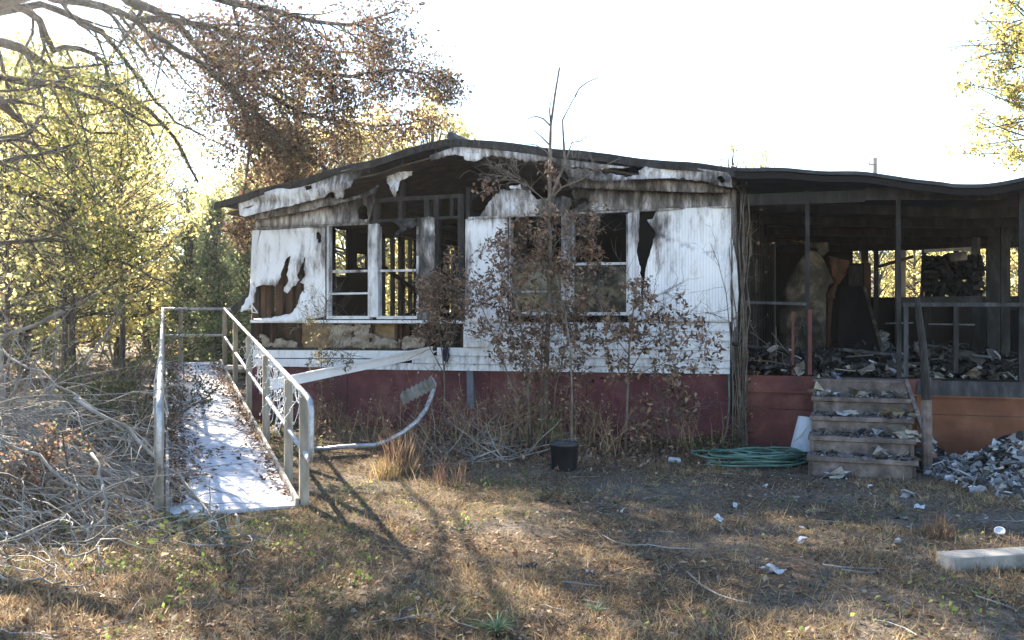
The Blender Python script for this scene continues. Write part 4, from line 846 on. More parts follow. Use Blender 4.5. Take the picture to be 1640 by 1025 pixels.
P[:, 2] += .015+.03*nr.random(len(P)); leafmesh('green_weeds', P, (.015, .04), [(.16, .24, .05), (.10, .17, .05), (.24, .30, .08), (.32, .34, .1)], 'leaf', None, 'stuff', .7, .7, label='low green weed leaves growing in clumps on the yard')
def far_sc(n, x0, x1, y0, y1, dens):
    x = nr.uniform(x0, x1, n); y = nr.uniform(y0, y1, n); k = outside(x, y) & (nr.random(n) < dens(x, y)); x, y = x[k], y[k]; return np.stack([x, y, gzn(x, y)+.01], 1)
leafmesh('woodland_litter', far_sc(26000, -22, 8, 12.5, 34, lambda x, y: .2+.8*patch(x, y, 2, 41, .35, .65)), (.06, .16), BRN+[(.42, .28, .14), (.36, .22, .12)], 'deadleaf', None, 'stuff', .6, .3, label='carpet of orange brown leaves under the trees beyond the ramp')
P = far_sc(22000, -14, -2.2, 5.5, 20, lambda x, y: .1+.9*patch(x, y, 1.1, 51, .42, .68)); P[:, 2] += .05*nr.random(len(P))
leafmesh('left_ground_cover', P, (.03, .075), [(.16, .22, .06), (.28, .30, .11), (.36, .34, .17), (.10, .14, .05), (.3, .22, .13)], 'leaf', None, 'stuff', .6, .6, label='low green and straw ground cover left of the ramp')
P = scatter(6500, lambda x, y: np.where(x > .2, .25+.75*patch(x, y, .9, 71, .4, .7), .06), 3.9, 10.5)
b = MB(); scraps(b, [V((p[0], p[1], p[2]+.008)) for p in P], (.008, .045), CHIP+[(.05, .045, .04)]*4, 1.5, .004, .5); b.build('ash_litter', 'rub', None, 'stuff', 'small crumbs of ash and burnt debris over the right half of the yard')
# twigs lying on the yard
b = MB()
for i in range(70):
    y = 4.2*(12/4.2)**rng.random(); x = rng.uniform(-.6, .6)*y
    if not outside(np.array([x]), np.array([y]))[0]: continue
    a = rng.random()*6.3; L = rng.uniform(.08, .4); q = []; 
    for k in range(4): xx = x+math.cos(a)*L*k/3; yy = y+math.sin(a)*L*k/3; a += rng.uniform(-.4, .4); q.append(V((xx, yy, gz(xx, yy)+.012)))
    b.tube(q, rng.uniform(.002, .005), 4)
b.build('fallen_twigs', 'twig', None, 'stuff', 'thin dead twigs lying over the yard')
for k, (p, lab) in enumerate((([(1100, 920), (1125, 943), (1150, 958), (1180, 968), (1205, 972)], 'pale bent twig on the grass below the hose, near the beam'), ([(965, 855), (985, 866), (1010, 872), (1040, 871), (1070, 876), (1118, 878)], 'long thin grey twig on the mid yard below the pot'),
                            ([(900, 938), (930, 941), (968, 943)], 'short grey stick in the foreground grass'), ([(1030, 800), (1060, 796), (1085, 799)], 'short arched twig on the ground left of the hose'))):
    b = MB(); b.tube([GP(*q)+V((0, 0, .02)) for q in p], [.0045]+[.004]*(len(p)-2)+[.002], 5); tag(b.build('fallen_stick', 'twig', None), lab, 'stick', 'sticks on the yard')
# spiky plant in the foreground, second small one
def rosette(px_, py_, n, L, wd, pal, label):
    g = GP(px_, py_); b = MB()
    for i in range(n):
        a = 2*math.pi*i/n+rng.uniform(-.3, .3); up = rng.uniform(.5, 1.3); l = L*rng.uniform(.6, 1.1); c = rng.choice(pal); dr = V((math.cos(a), math.sin(a), 0)); sd = V((-dr.y, dr.x, 0)); vs = []
        for k in range(5):
            t = k/4; p = g+dr*l*t*(.55+.45*t)+V((0, 0, l*up*t*(1-.55*t))); ww = wd*(1-t*t)*.5+.0005; vs += [p-sd*ww+V((0, 0, ww*.5)), p-V((0, 0, ww*.2)), p+sd*ww+V((0, 0, ww*.5))]
        b.add(vs, [(k*3+j, k*3+j+1, k*3+4+j, k*3+3+j) for k in range(4) for j in (0, 1)], c)
    r = thing('spiky_plant', g, label, 'plant'); b.build('leaf_blades', 'blade', r, 'stuff')
rosette(795, 1018, 46, .15, .012, [(.13, .19, .10), (.2, .26, .15), (.28, .33, .2), (.1, .15, .07)], 'pale green spiky plant at the bottom edge of the yard')
rosette(955, 985, 22, .10, .008, [(.12, .18, .12), (.2, .26, .17)], 'smaller grey green tuft right of the spiky plant')
# reddish broom grass
def tuft(px_, py_, n, h, rad, pal, label, lean=(0, 0), name='grass_clump'):
    g = GP(px_, py_); r = thing(name, g, label, 'grass clump'); b = MB()
    for i in range(n):
        p = g+V((rng.gauss(0, rad), rng.gauss(0, rad), 0)); d = (V((rng.gauss(0, .25)+lean[0], rng.gauss(0, .25)+lean[1], 1))).normalized(); L = h*rng.uniform(.45, 1.1); c = rng.choice(pal)
        s = d.cross(rvec()).normalized()*.0035; m1 = p+d*L*.55; m2 = p+d*L+V((d.x, d.y, -.25))*L*.18
        b.add([p-s, p+s, m1+s*.8, m1-s*.8, m2], [(0, 1, 2, 3), (3, 2, 4)], c)
    b.build('grass_blades', 'blade', r, 'stuff')
RED = [(.22, .135, .095), (.16, .09, .068), (.33, .25, .16), (.12, .07, .055), (.28, .19, .125)]
tuft(640, 758, 200, .52, .10, RED, 'reddish brown dry grass clump beside the bent metal trim')
tuft(622, 764, 160, .25, .09, [(.5, .4, .2), (.4, .28, .14), (.3, .2, .1)], 'short straw clump at the foot of the reddish grass')
tuft(720, 775, 70, .3, .14, RED, 'low rusty weed clump between the reddish grass and the pot')
tuft(1510, 905, 40, .1, .05, STRAW, 'straw tuft against the end of the squared beam')
tuft(1575, 922, 60, .08, .09, STRAW, 'straw tuft along the near face of the squared beam')
tuft(1505, 862, 60, .22, .05, [(.2, .11, .06), (.12, .07, .045)], 'dry brown weed tuft left of the white lid')

# ------------------------------------------------------------------ dead saplings and shrubs in front of the house
DL = [(.15, .085, .055), (.23, .13, .08), (.30, .185, .12), (.10, .06, .045), (.38, .27, .19), (.18, .12, .09), (.25, .18, .145)]
def sapling(name, label, base, stems, leafy, nleaf, size=(.04, .085), cat='dead tree', pal=DL, group=None, twr=.006, m='stem', lm='deadleaf', sub=(7, 4), blob=.09, asp=.42, flat=None, top=1):
    """stems: list of (pixel path, depth, base radius); leafy: list of (px,py,rx,ry,weight) masses"""
    r = thing(name, base, label, cat, group); pool = []
    tw = MB()
    for path, Y, rad in stems:
        Ys = Y if isinstance(Y, tuple) else (Y, Y); k = len(path)
        P = [at(x, y, lerp(Ys[0], Ys[1], i/(k-1))) for i, (x, y) in enumerate(path)]
        if path[0][1] > 690: P[0].z = gz(P[0].x, P[0].y)-.03
        b = MB(); b.tube(P, [rad*(1-(.5 if rad == .0115 else .7)*i/(k-1)) for i in range(k)], 7); b.build('trunk' if stems[0][0] is path else 'branch', m, r, None, None, True)
        for i in range(sub[0]*2):
            t = rng.uniform(.2, top if rad > .01 else .2+.8*top); p, tg = sample(P, t)
            if top < 1 and p.z > 3.35: continue
            d = (tg*.6+rvec()*.8+V((0, 0, .15))).normalized(); L = rng.uniform(.15, .55); q = [p]
            for j in range(4): d = (d+rvec()*.22).normalized(); q.append(q[-1]+d*L/4)
            tw.tube(q, [rad*.25+.0015, .003, .0025, .002, .0012], 4); pool += q[1:]
            for c in range(sub[1]):
                a = rng.choice(q[1:]); e = [a]; d2 = (d+rvec()*.9).normalized()
                for j in range(3): d2 = (d2+rvec()*.25).normalized(); e.append(e[-1]+d2*L*.16)
                tw.tube(e, [.0025, .002, .0015, .001], 3); pool += e[1:]
    tot = sum(q[4] for q in leafy); pts = []
    Ym = base.y
    for (x, y, rx, ry, wt) in leafy:
        n = int(nleaf*wt/tot); k = 0; cl = []
        ncl = max(3, n//9)
        for i in range(ncl):
            while True:
                a, c = rng.uniform(-1, 1), rng.uniform(-1, 1)
                if a*a+c*c < 1: break
            p = at(x+a*rx, y+c*ry, Ym+rng.gauss(0, .22)); cl.append(p)
            e = [p+rvec()*.1, p, p+rvec()*.1]; tw.tube(e, [.002, .002, .001], 3)
        for i in range(n): pts.append(rng.choice(cl)+rvec()*blob*rng.random())
    tw.build('twigs', m, r, 'stuff')
    if pts: leafmesh('foliage', [tuple(p) for p in pts], size, pal, lm, r, 'stuff', asp, flat, curl=.45)
    return r
Ys = 10.75
b0 = at(872, 705, Ys)
sapling('dead_sapling', 'tall dead sapling with bare top rising above the roof edge', V((b0.x, Ys, 0)),
  [([(872, 712), (874, 640), (876, 560), (880, 470), (881, 400), (880, 330), (881, 250), (882, 202), (889, 150), (896, 108)], Ys, .038),
   ([(881, 322), (892, 290), (905, 262), (902, 215), (901, 192), (915, 165), (921, 155)], Ys, .021), ([(921, 155), (927, 142), (940, 132), (958, 124)], Ys, .0115), ([(882, 202), (870, 190), (858, 186), (846, 190), (842, 205)], Ys, .0115), ([(880, 250), (872, 240), (858, 232), (840, 230)], Ys, .0115),
   ([(880, 232), (866, 218), (852, 206)], Ys, .0115), ([(905, 262), (912, 240), (916, 228), (930, 226), (940, 218)], Ys, .0115), ([(882, 202), (880, 175), (884, 152)], Ys, .0115), ([(880, 320), (900, 300), (930, 288), (956, 272), (975, 262), (994, 253)], Ys, .013),
   ([(878, 325), (862, 312), (845, 298), (815, 284), (790, 280), (768, 278)], Ys, .008), ([(845, 298), (830, 285), (805, 273)], Ys, .004), ([(876, 430), (890, 390), (912, 365), (935, 345), (958, 332)], Ys, .008), ([(958, 300), (940, 335), (925, 370), (912, 410)], Ys, .005)],
  [(845, 400, 55, 55, 3), (880, 320, 20, 40, .5), (905, 395, 60, 55, 2.6), (850, 470, 90, 60, 3), (800, 450, 60, 70, 2.0), (930, 450, 50, 55, 2.2), (880, 540, 90, 55, 3.6), (785, 300, 30, 14, .3), (880, 278, 10, 30, .3), (780, 500, 40, 50, 1.2), (945, 345, 30, 30, .6)], 4700, (.04, .085), top=.62)
b1 = at(852, 700, 10.4)
sapling('dead_shrub', 'dense brown leaved shrub left of the black pot', V((b1.x, 10.45, 0)),
  [([(850, 712), (846, 640), (842, 570), (830, 500), (815, 440)], 10.4, .02), ([(868, 712), (866, 630), (868, 560), (872, 500)], 10.5, .018), ([(836, 712), (826, 640), (800, 560), (775, 500), (762, 470)], 10.4, .012), ([(880, 705), (890, 620), (905, 560), (925, 500)], 10.5, .012), ([(915, 712), (916, 640), (914, 560), (905, 500), (890, 440)], (9.75, 10.1), .016)],
  [(865, 560, 70, 45, 3), (815, 540, 45, 50, 1.6), (920, 520, 50, 40, 1.8), (880, 620, 80, 45, 2.0), (870, 660, 80, 30, .8)], 1600)
b2 = at(1003, 720, 10.3)
sapling('dead_sapling', 'slender dead sapling with big curled leaves before the right white panel', V((b2.x, 10.3, 0)),
  [([(1001, 722), (1004, 660), (1006, 600), (1008, 550), (1014, 500), (1020, 450)], 10.3, .019), ([(1006, 600), (1030, 560), (1060, 530), (1095, 505), (1135, 500)], 10.3, .007), ([(1008, 570), (985, 540), (968, 510), (960, 480)], 10.3, .007), ([(1006, 610), (1040, 590), (1080, 575), (1130, 560)], 10.3, .006), ([(1012, 520), (1040, 480), (1078, 462)], 10.3, .005)],
  [(1010, 500, 40, 55, 2.4), (985, 545, 35, 35, 1.4), (1045, 530, 40, 35, 1.7), (1020, 470, 25, 30, .8), (1085, 500, 25, 30, .7), (1120, 545, 35, 35, 1.0), (1085, 590, 45, 25, 1.3), (1000, 590, 40, 20, .8), (1075, 610, 25, 20, .8), (1140, 575, 20, 30, .4)], 1500, (.045, .095))
b3 = at(1075, 720, 10.4)
sapling('dead_seedling', 'low dead seedling with drooping leaves against the red skirting', V((b3.x, 10.4, 0)),
  [([(1068, 722), (1070, 690), (1068, 660), (1060, 640)], 10.4, .008), ([(1070, 690), (1082, 660), (1095, 640)], 10.4, .005)], [(1040, 665, 25, 25, 1), (1095, 655, 22, 28, 1.2), (1025, 700, 25, 16, 1), (1068, 672, 14, 14, .6)], 260, (.05, .1))
b4 = at(712, 690, 11.0)
sapling('dead_shrub', 'brown leaved bush hanging over the sill of the left windows', V((b4.x, 11.2, 0)),
  [([(712, 700), (712, 640), (711, 590), (705, 540), (695, 490), (690, 450)], 11.2, .014), ([(711, 590), (725, 540), (735, 490), (730, 440)], 11.2, .008), ([(712, 600), (690, 560), (675, 510), (672, 470)], 11.2, .007)],
  [(700, 480, 34, 45, 3.4), (735, 480, 20, 35, .9), (690, 450, 25, 25, 1), (700, 530, 36, 20, 1.2), (725, 420, 14, 30, .5)], 1700, (.04, .075))
b5 = at(516, 640, 11.4)
sapling('green_shrub', 'thin olive leaved shrub in front of the left window sill', V((b5.x, 11.5, 0)),
  [([(516, 660), (515, 620), (514, 580), (516, 540), (520, 500), (524, 480)], 11.5, .008), ([(514, 600), (530, 575), (548, 560)], 11.5, .005), ([(515, 570), (500, 530), (495, 500)], 11.5, .004)],
  [(525, 580, 32, 18, 2.2), (515, 560, 25, 25, 1.2), (508, 500, 22, 20, .9), (560, 575, 16, 10, .4), (520, 610, 14, 16, .8)], 520, (.03, .055), 'shrub', [(.16, .15, .06), (.22, .2, .08), (.12, .1, .05), (.3, .27, .14)], None, .006, 'stem', 'leaf')
# dead vine at the house corner
b6 = HP(1180, 714, .12); r = thing('dead_vine', V((b6.x, b6.y, 0)), 'mat of dead vine stems climbing the corner between house and porch', 'vine'); b = MB(); pts = []
for i in range(24):
    x = rng.uniform(1173, 1196); P = [HP(x+rng.uniform(-5, 5), 716, .05+.15*rng.random())]; top = rng.choice((610, 560, 480, 400, 320, 640)); y = 716; a = x
    while y > top: y -= 24; a += rng.uniform(-4, 4); a = min(max(a, 1168), 1202+(8 if y > 500 else 0)); P.append(HP(a, y, .05+.1*rng.random()))
    P[0].z = -.02; b.tube(P, [.007]*(len(P)-1)+[.002], 4)
    for k in range(3): p = rng.choice(P); e = [p, p+rvec()*.12+V((.05, 0, 0)), p+rvec()*.2+V((.08, 0, .03))]; b.tube(e, [.003, .002, .001], 3); pts.append(tuple(e[2])); pts.append(tuple(e[1]))
b.build('stems', 'stem', r, 'stuff'); leafmesh('foliage', pts*2, (.03, .06), DL[:4], 'deadleaf', r, 'stuff')
for (pth, lab) in (([(1160, 540), (1150, 500), (1135, 470), (1120, 455), (1100, 450)], 'bare branched stem over the right edge of the white panel'), ):
    r = thing('bare_sapling', HP(1170, 714, .2), 'thin bare branched stem leaning over the right edge of the white panel', 'dead plant'); b = MB(); lf = []
    grow([b], lf, [HP(1173, 716, .2), HP(1174, 620, .2), HP(1170, 540, .2), HP(1163, 470, .2), HP(1150, 420, .2), HP(1138, 390, .2)], .009, 0, 2, [7, 4], .35, 0, .8, None, .2, 1); b.build('stems', 'stem', r, 'stuff')
b = MB()
for i in range(14):
    a, c = (rng.uniform(1195, 1290), rng.uniform(520, 600)), (rng.uniform(1195, 1290), rng.uniform(500, 600)); m_ = ((a[0]+c[0])/2+rng.uniform(-8, 8), (a[1]+c[1])/2+rng.uniform(-8, 8)); d = -rng.random()*.5
    b.tube([HP(*a, d), HP(*m_, d-.1), HP(*c, d)], .006, 4)
b.build('porch_twigs', 'stem', None, 'stuff', 'dead twigs caught behind the left porch rail')
# dry weeds along the skirting
def weeds(n, x0, x1, label, h=(.25, .8), pal=STRAW+RED, y0=700, y1=728):
    b = MB(); g = GP((x0+x1)/2, (y0+y1)/2); r = thing('dry_weeds', g, label, 'weeds', 'dead weeds along the skirting'); pts = []
    for i in range(n):
        p = GP(rng.uniform(x0, x1), rng.uniform(y0, y1)); q = V((p.x-C2.x, p.y-C2.y))
        if q.dot(V2) > -.06: p = p-V((V2.x, V2.y, 0))*(q.dot(V2)+.08)
        d = V((rng.gauss(0, .3), rng.gauss(0, .2), 1)).normalized(); L = rng.uniform(*h); P = [p-V((0, 0, .03))]
        for k in range(4): d = (d+rvec()*.2).normalized(); P.append(P[-1]+d*L/4)
        b.tube(P, [.005, .004, .003, .002, .001], 4, rng.choice(pal))
        for k in range(4):
            a, tg = sample(P, rng.uniform(.3, 1)); e = a+(tg+rvec()).normalized()*L*.25; b.tube([a, a.lerp(e, .5)+rvec()*.01, e], [.002, .0015, .001], 3, rng.choice(pal)); pts.append(tuple(e))
    M.setdefault('weed', mat('dry_weed', [(.7, .7, .7), (1, 1, 1)], 3, .9, 0, attr='mul')); b.build('weed_stems', 'weed', r, 'stuff'); leafmesh('weed_leaves', pts*2, (.02, .05), DL, 'deadleaf', r, 'stuff')
weeds(45, 590, 700, 'dead weeds around the foot of the bent metal trim', (.3, .9), y0=690, y1=735)
weeds(60, 700, 800, 'tangled dead weeds before the blue grey pier post', (.3, .8), y0=690, y1=740)
weeds(70, 790, 880, 'tall dead weeds left of the mossy block', (.3, .95), y0=700, y1=728)
weeds(60, 900, 1000, 'dead weeds right behind the black pot', (.25, .8), y0=705, y1=735)
weeds(40, 1000, 1160, 'thin dead weeds along the right red skirting', (.2, .6), y0=708, y1=728)
weeds(70, 490, 600, 'sparse dead weeds between the ramp and the metal trim', (.2, .6), y0=668, y1=720)
# green sprigs and litter at the skirting foot
P = np.array([tuple(GP(rng.gauss(1130, 35), rng.gauss(712, 10))+V((0, 0, rng.random()*.1))) for _ in range(900)]); leafmesh('skirting_greens', P, (.015, .04), [(.08, .14, .04), (.12, .2, .06), (.18, .22, .07)], 'leaf', None, 'stuff', .6, label='small green weeds at the foot of the red skirting by the hose')
P = np.array([tuple(GP(rng.uniform(600, 1170), rng.gauss(722, 14))+V((0, 0, rng.random()*.06))) for _ in range(5200)]); leafmesh('skirting_litter', P, (.03, .07), DL, 'deadleaf', None, 'stuff', .5, label='drift of dead leaves along the foot of the house')
b = MB()
for i in range(90):
    p = GP(rng.uniform(690, 840), rng.uniform(690, 750)); d = rvec(); d.z = abs(d.z)*.4; d.normalize(); L = rng.uniform(.3, .9); e = [p+V((0, 0, .03))]
    for k in range(5): d = (d+rvec()*.2).normalized(); d.z = max(d.z, -.05); e.append(e[-1]+d*L/5)
    b.tube(e, [.007, .006, .005, .004, .003, .002], 4)
b.build('brush_by_skirting', 'twig', None, 'stuff', 'loose grey brush lying left of the dense shrub')

# ------------------------------------------------------------------ brush pile at the left
cB = at(120, 760, 7.2)
fine = MB()
def stick(i, big):
    x = rng.gauss(-4.3, .95); y = rng.gauss(7.3, .75)+(x+4.3)*-.15
    hh = max(.05, 1.2-.38*max(0, x+4.7)-.15*abs(y-7.4)); p = V((x-.9, y+rng.uniform(-.4, .6), hh*rng.uniform(.12, 1.0)+.05))
    d = V((1, rng.gauss(-.3, .55), rng.gauss(-.12, .32))).normalized(); L = rng.uniform(1.2, 2.9) if big else rng.uniform(.5, 1.4); n = 9; P = [p]
    for k in range(n):
        d = (d+rvec()*.26+V((0, -.02, -.07-.1*(k/n)))).normalized(); q = P[-1]+d*L/n
        g_ = gz(q.x, q.y)+.01
        if q.z < g_: q.z = g_; d.z = abs(d.z)*.4
        ll = (V((q.x, q.y))-R0).dot(RL); tt = (V((q.x, q.y))-R0).dot(RD)
        if (ll < RW-.12 and tt > .9) or q.x > -1.75 or q.y < 4.9: break
        P.append(q)
    return P if len(P) > 3 else None
made = 0
SHARED = 'bleached grey dead branch lying in the tangled brush pile left of the ramp'
while made < 95:
    P = stick(made, True)
    if not P: continue
    r0 = rng.uniform(.004, .012); b = MB(); k = len(P); b.tube(P, [r0*(1-.75*i/(k-1)) for i in range(k)], 6)
    for j in range(rng.randint(3, 7)):
        t = rng.uniform(.25, 1); a, tg = sample(P, t); d = (tg+rvec()*.75+V((0, 0, -.1))).normalized(); L = rng.uniform(.2, .7); e = [a]
        for i in range(5): d = (d+rvec()*.3+V((0, 0, -.05))).normalized(); q = e[-1]+d*L/5; q.z = max(q.z, gz(q.x, q.y)+.008); e.append(q)
        b.tube(e, [r0*.4, r0*.36, r0*.3, r0*.24, r0*.17, r0*.1], 5)
        for i in range(3):
            a2 = rng.choice(e[1:]); d2 = (d+rvec()).normalized(); f_ = [a2]
            for z in range(3): d2 = (d2+rvec()*.3).normalized(); q = f_[-1]+d2*L*.12; q.z = max(q.z, .01); f_.append(q)
            b.tube(f_, [.003, .0025, .002, .0012], 3)
    o = b.build('dead_branch', 'twig'); tag(o, SHARED, 'branch', 'branches of the brush pile'); made += 1
for i in range(1700):
    P = stick(i, False)
    if P: fine.tube(P, [.0045*(1-.7*k/(len(P)-1)) for k in range(len(P))], 4)
fine.build('brush_twigs', 'twig', None, 'stuff', 'mass of fine grey twigs through the brush pile left of the ramp')
# arching foreground branches of the pile, each by its own place
for pth, Y, r0, lab in (([(-20, 690), (60, 730), (140, 790), (150, 840), (125, 900)], (6.6, 6.2), .014, 'thick pale branch bending down in front of the brush pile'),
    ([(120, 640), (200, 680), (270, 745), (330, 815), (352, 860), (345, 880)], (7.4, 6.3), .016, 'long grey branch arching from the brush pile across the ramp foot'),
    ([(150, 730), (158, 760), (170, 800), (172, 850), (150, 880), (120, 905)], (6.6, 5.6), .012, 'pale forked branch hanging down the front of the brush pile'),
    ([(290, 770), (330, 810), (350, 840), (352, 880), (350, 905)], (6.9, 6.0), .011, 'curved white branch reaching the ground at the ramp foot'),
    ([(0, 938), (50, 942), (100, 965), (140, 985), (165, 1000)], (5.2, 4.9), .009, 'low grey branch lying in the near left corner'),
    ([(0, 560), (70, 600), (140, 650), (210, 690), (255, 730)], (8.6, 7.6), .012, 'stout grey limb lying across the top of the brush pile'),
    ([(90, 880), (120, 890), (155, 885), (165, 920), (172, 965)], (5.6, 5.2), .009, 'thin crooked branch before the brush pile near the corner'),
    ([(372, 820), (390, 855), (402, 870), (398, 885), (385, 920)], (6.4, 5.8), .008, 'small curved branch standing off the right end of the brush pile')):
    k = len(pth); P = [at(x, y, lerp(Y[0], Y[1], i/(k-1))) for i, (x, y) in enumerate(pth)]
    for q in P: q.z = max(q.z, gz(q.x, q.y)+.01)
    Q = []
    for i in range(k-1): Q += [P[i].lerp(P[i+1], j/3)+rvec()*.028 for j in range(3)]
    Q.append(P[-1]); n = len(Q); b = MB(); b.tube(Q, [r0*(1-.65*i/(n-1)) for i in range(n)], 7); lf = []
    for j in range(11):
        a, tg = sample(Q, rng.uniform(.2, 1)); d = (tg+rvec()*.8).normalized(); L = rng.uniform(.15, .55); e = [a]
        for i in range(5): d = (d+rvec()*.35+V((0, 0, -.06))).normalized(); q = e[-1]+d*L/5; q.z = max(q.z, .01); e.append(q)
        b.tube(e, [r0*.45, r0*.4, r0*.33, r0*.25, r0*.18, r0*.1], 5)
    tag(b.build('dead_branch', 'twig', None, None, None, True), lab, 'branch', 'branches of the brush pile')
# bare tangled shrubs behind the pile
def bush(px_, Y, h, label, n, nleaf, pal, lsize=(.025, .05), m='stem', lm='leaf', spread=.55, name='bare_shrub', rat=.42, nch=(7, 5), lpt=4, rad=.02):
    g = at(px_, 600, Y); g.z = gz(g.x, g.y); r = thing(name, g, label, 'shrub'); b = MB(); lf = []
    for i in range(n):
        d = V((rng.gauss(0, .45), rng.gauss(0, .35), 1)).normalized(); P = [g+V((rng.gauss(0, .12*spread*2), rng.gauss(0, .12*spread*2), -.05))]; L = h*rng.uniform(.7, 1.15)
        for k in range(6): d = (d+rvec()*.2).normalized(); P.append(P[-1]+d*L/6)
        grow([b], lf, P, rad*rng.uniform(.6, 1.2), 1, 3, nch, rat, .05, spread*1.7, None, .22, lpt)
    b.build('stems', m, r, 'stuff')
    if nleaf: leafmesh('foliage', [tuple(rng.choice(lf)+rvec()*.05) for _ in range(nleaf)], lsize, pal, lm, r, 'stuff')
GRN = [(.10, .14, .05), (.15, .19, .06), (.08, .11, .04), (.22, .24, .09)]
bush(160, 10.3, 1.15, 'dark green leafy bush with brown stems left of the ramp', 7, 2400, [(.05, .07, .03), (.08, .10, .04), (.10, .12, .05), (.13, .12, .06)], (.03, .055))
bush(205, 9.9, 1.3, 'small dark bush pressed against the left handrail', 5, 1500, [(.05, .065, .03), (.08, .09, .04), (.11, .10, .06)], (.03, .05))
bush(60, 11.5, 2.0, 'tall bare tangled shrub at the far left', 7, 250, DL, m='twig', rad=.022)
bush(150, 12.5, 2.0, 'bare brown tangled shrub behind the dark bush', 7, 300, DL, m='stem')
bush(-30, 9.0, 1.9, 'grey bare shrub cut by the left edge', 8, 300, DL, m='twig')
bush(205, 14.0, 2.2, 'twiggy shrub at the far corner of the ramp rails', 5, 300, DL+GRN, m='stem')
bush(50, 6.9, .75, 'brown leaved low bush at the near left', 7, 1800, DL+[(.2, .2, .1)], (.025, .045))
for x, Y, h in ((322, 22, .6), (345, 25, .8)): pass
g = at(60, 560, 13.0); b = MB(); b.tube([at(-60, 560, 12.0), at(60, 520, 12.6), at(130, 480, 13), at(200, 452, 13.3)], [.03, .028, .022, .014], 7); lf = []
grow([b], lf, [at(60, 520, 12.6), at(130, 485, 12.9), at(190, 450, 13.2), at(240, 420, 13.5)], .03, 1, 3, (9, 5), .5, .05, .9, None, .2, 1); tag(b.build('fallen_limb', 'twig', None), 'big grey fallen limb sloping up behind the brush pile', 'fallen limb')
# ------------------------------------------------------------------ the big oak at the left
TX, TY = -7.3, 9.6
oak = thing('oak_tree', V((TX, TY, 0)), 'big oak reaching over the yard from beyond the left edge', 'oak tree')
b = MB(); b.tube([V((TX, TY, -.1)), V((TX+.05, TY, .5)), V((TX+.1, TY+.05, 1.8)), V((TX+.12, TY+.1, 3.2)), V((TX+.0, TY+.1, 4.8)), V((TX-.1, TY, 6.2)), V((TX, TY, 8.0))], [.52, .42, .37, .35, .3, .24, .14], 14); b.build('trunk', 'bark', oak, None, None, True)
LIMBS = [  # pixel path, depth from-to, start radius, leaf kind
 ([(9, 3), (40, 20), (64, 32), (76, 58), (85, 79), (105, 75), (126, 76), (146, 86), (164, 100), (176, 122), (184, 140), (200, 158)], 9.6, 11.5, .085, 'g'),
 ([(60, -10), (88, 0), (130, 4), (164, 12), (192, 20), (217, 32), (240, 50), (263, 67), (292, 84), (322, 102), (345, 120), (366, 138), (384, 160), (395, 181), (405, 210), (415, 250)], 9.6, 14.5, .095, 'm'),
 ([(-20, 68), (0, 70), (29, 76), (50, 88), (64, 100), (88, 112), (111, 120), (140, 130), (164, 135), (188, 142), (205, 152), (235, 176), (263, 202), (280, 222), (293, 240), (308, 270), (319, 293)], 9.4, 13.5, .10, 'g'),
 ([(67, 6), (95, 18), (126, 29), (148, 42), (164, 50), (180, 68), (193, 85), (208, 104), (222, 123), (238, 145), (252, 164), (268, 180), (281, 193), (310, 210), (336, 222), (380, 243)], 10, 14.5, .075, 'g'),
 ([(-10, 126), (0, 126), (40, 130), (82, 135), (110, 142), (137, 152), (160, 160), (181, 167), (200, 178), (220, 193), (240, 198), (265, 202)], 9, 11, .07, 'g'),
 ([(-10, 228), (0, 226), (41, 214), (54, 200), (67, 188), (99, 190), (122, 200), (146, 211), (190, 216)], 9.2, 11, .075, 'g'),
 ([(-10, 260), (0, 257), (28, 252), (55, 246), (85, 238), (117, 228), (140, 226), (164, 225)], 9, 10.5, .06, 'g'),
 ([(190, -10), (205, 3), (225, 8), (243, 15), (262, 26), (281, 38), (298, 58), (316, 79), (334, 94), (351, 108), (385, 113), (420, 117), (470, 122)], 10.5, 16, .085, 'b'),
 ([(-10, 300), (30, 303), (60, 310), (85, 318), (103, 329), (125, 338), (145, 347), (165, 356), (181, 365), (215, 378)], 10.2, 12.5, .08, 'g'),
 ([(60, 383), (85, 384), (115, 386), (135, 394), (151, 404), (170, 413), (187, 419), (215, 430), (242, 443), (262, 451), (281, 459)], 11, 13, .05, 'g'),
 ([(-12, 160), (0, 165), (12, 172), (24, 182), (36, 192)], 8.6, 8.8, .11, 'n'),
 ([(300, -20), (366, 4), (410, 12), (450, 20), (500, 32), (560, 40), (600, 30), (640, 14)], 11.5, 15.5, .07, 'b'),
 ([(366, 138), (410, 122), (450, 110), (505, 114), (560, 122), (600, 116), (640, 110), (680, 120), (712, 140)], 13.6, 16.5, .06, 'b'),
 ([(380, 110), (430, 150), (480, 182), (520, 192), (560, 200), (600, 202), (640, 200), (690, 190)], 13.8, 16.8, .05, 'b'),
 ([(322, 102), (375, 150), (430, 200), (465, 232), (500, 262), (540, 278), (580, 290)], 13.2, 16.5, .06, 'b'),
 ([(217, 32), (260, 30), (330, 42), (420, 62), (475, 70), (520, 80), (560, 84), (620, 96)], 11.5, 16, .06, 'b'),
 ([(395, 181), (400, 230), (395, 280), (385, 330), (392, 370)], 14.2, 15.2, .04, 'b'),
 ([(360, 130), (400, 190), (430, 230), (450, 270), (455, 300)], 14, 16.5, .045, 'b')]
lg, lb = [], []
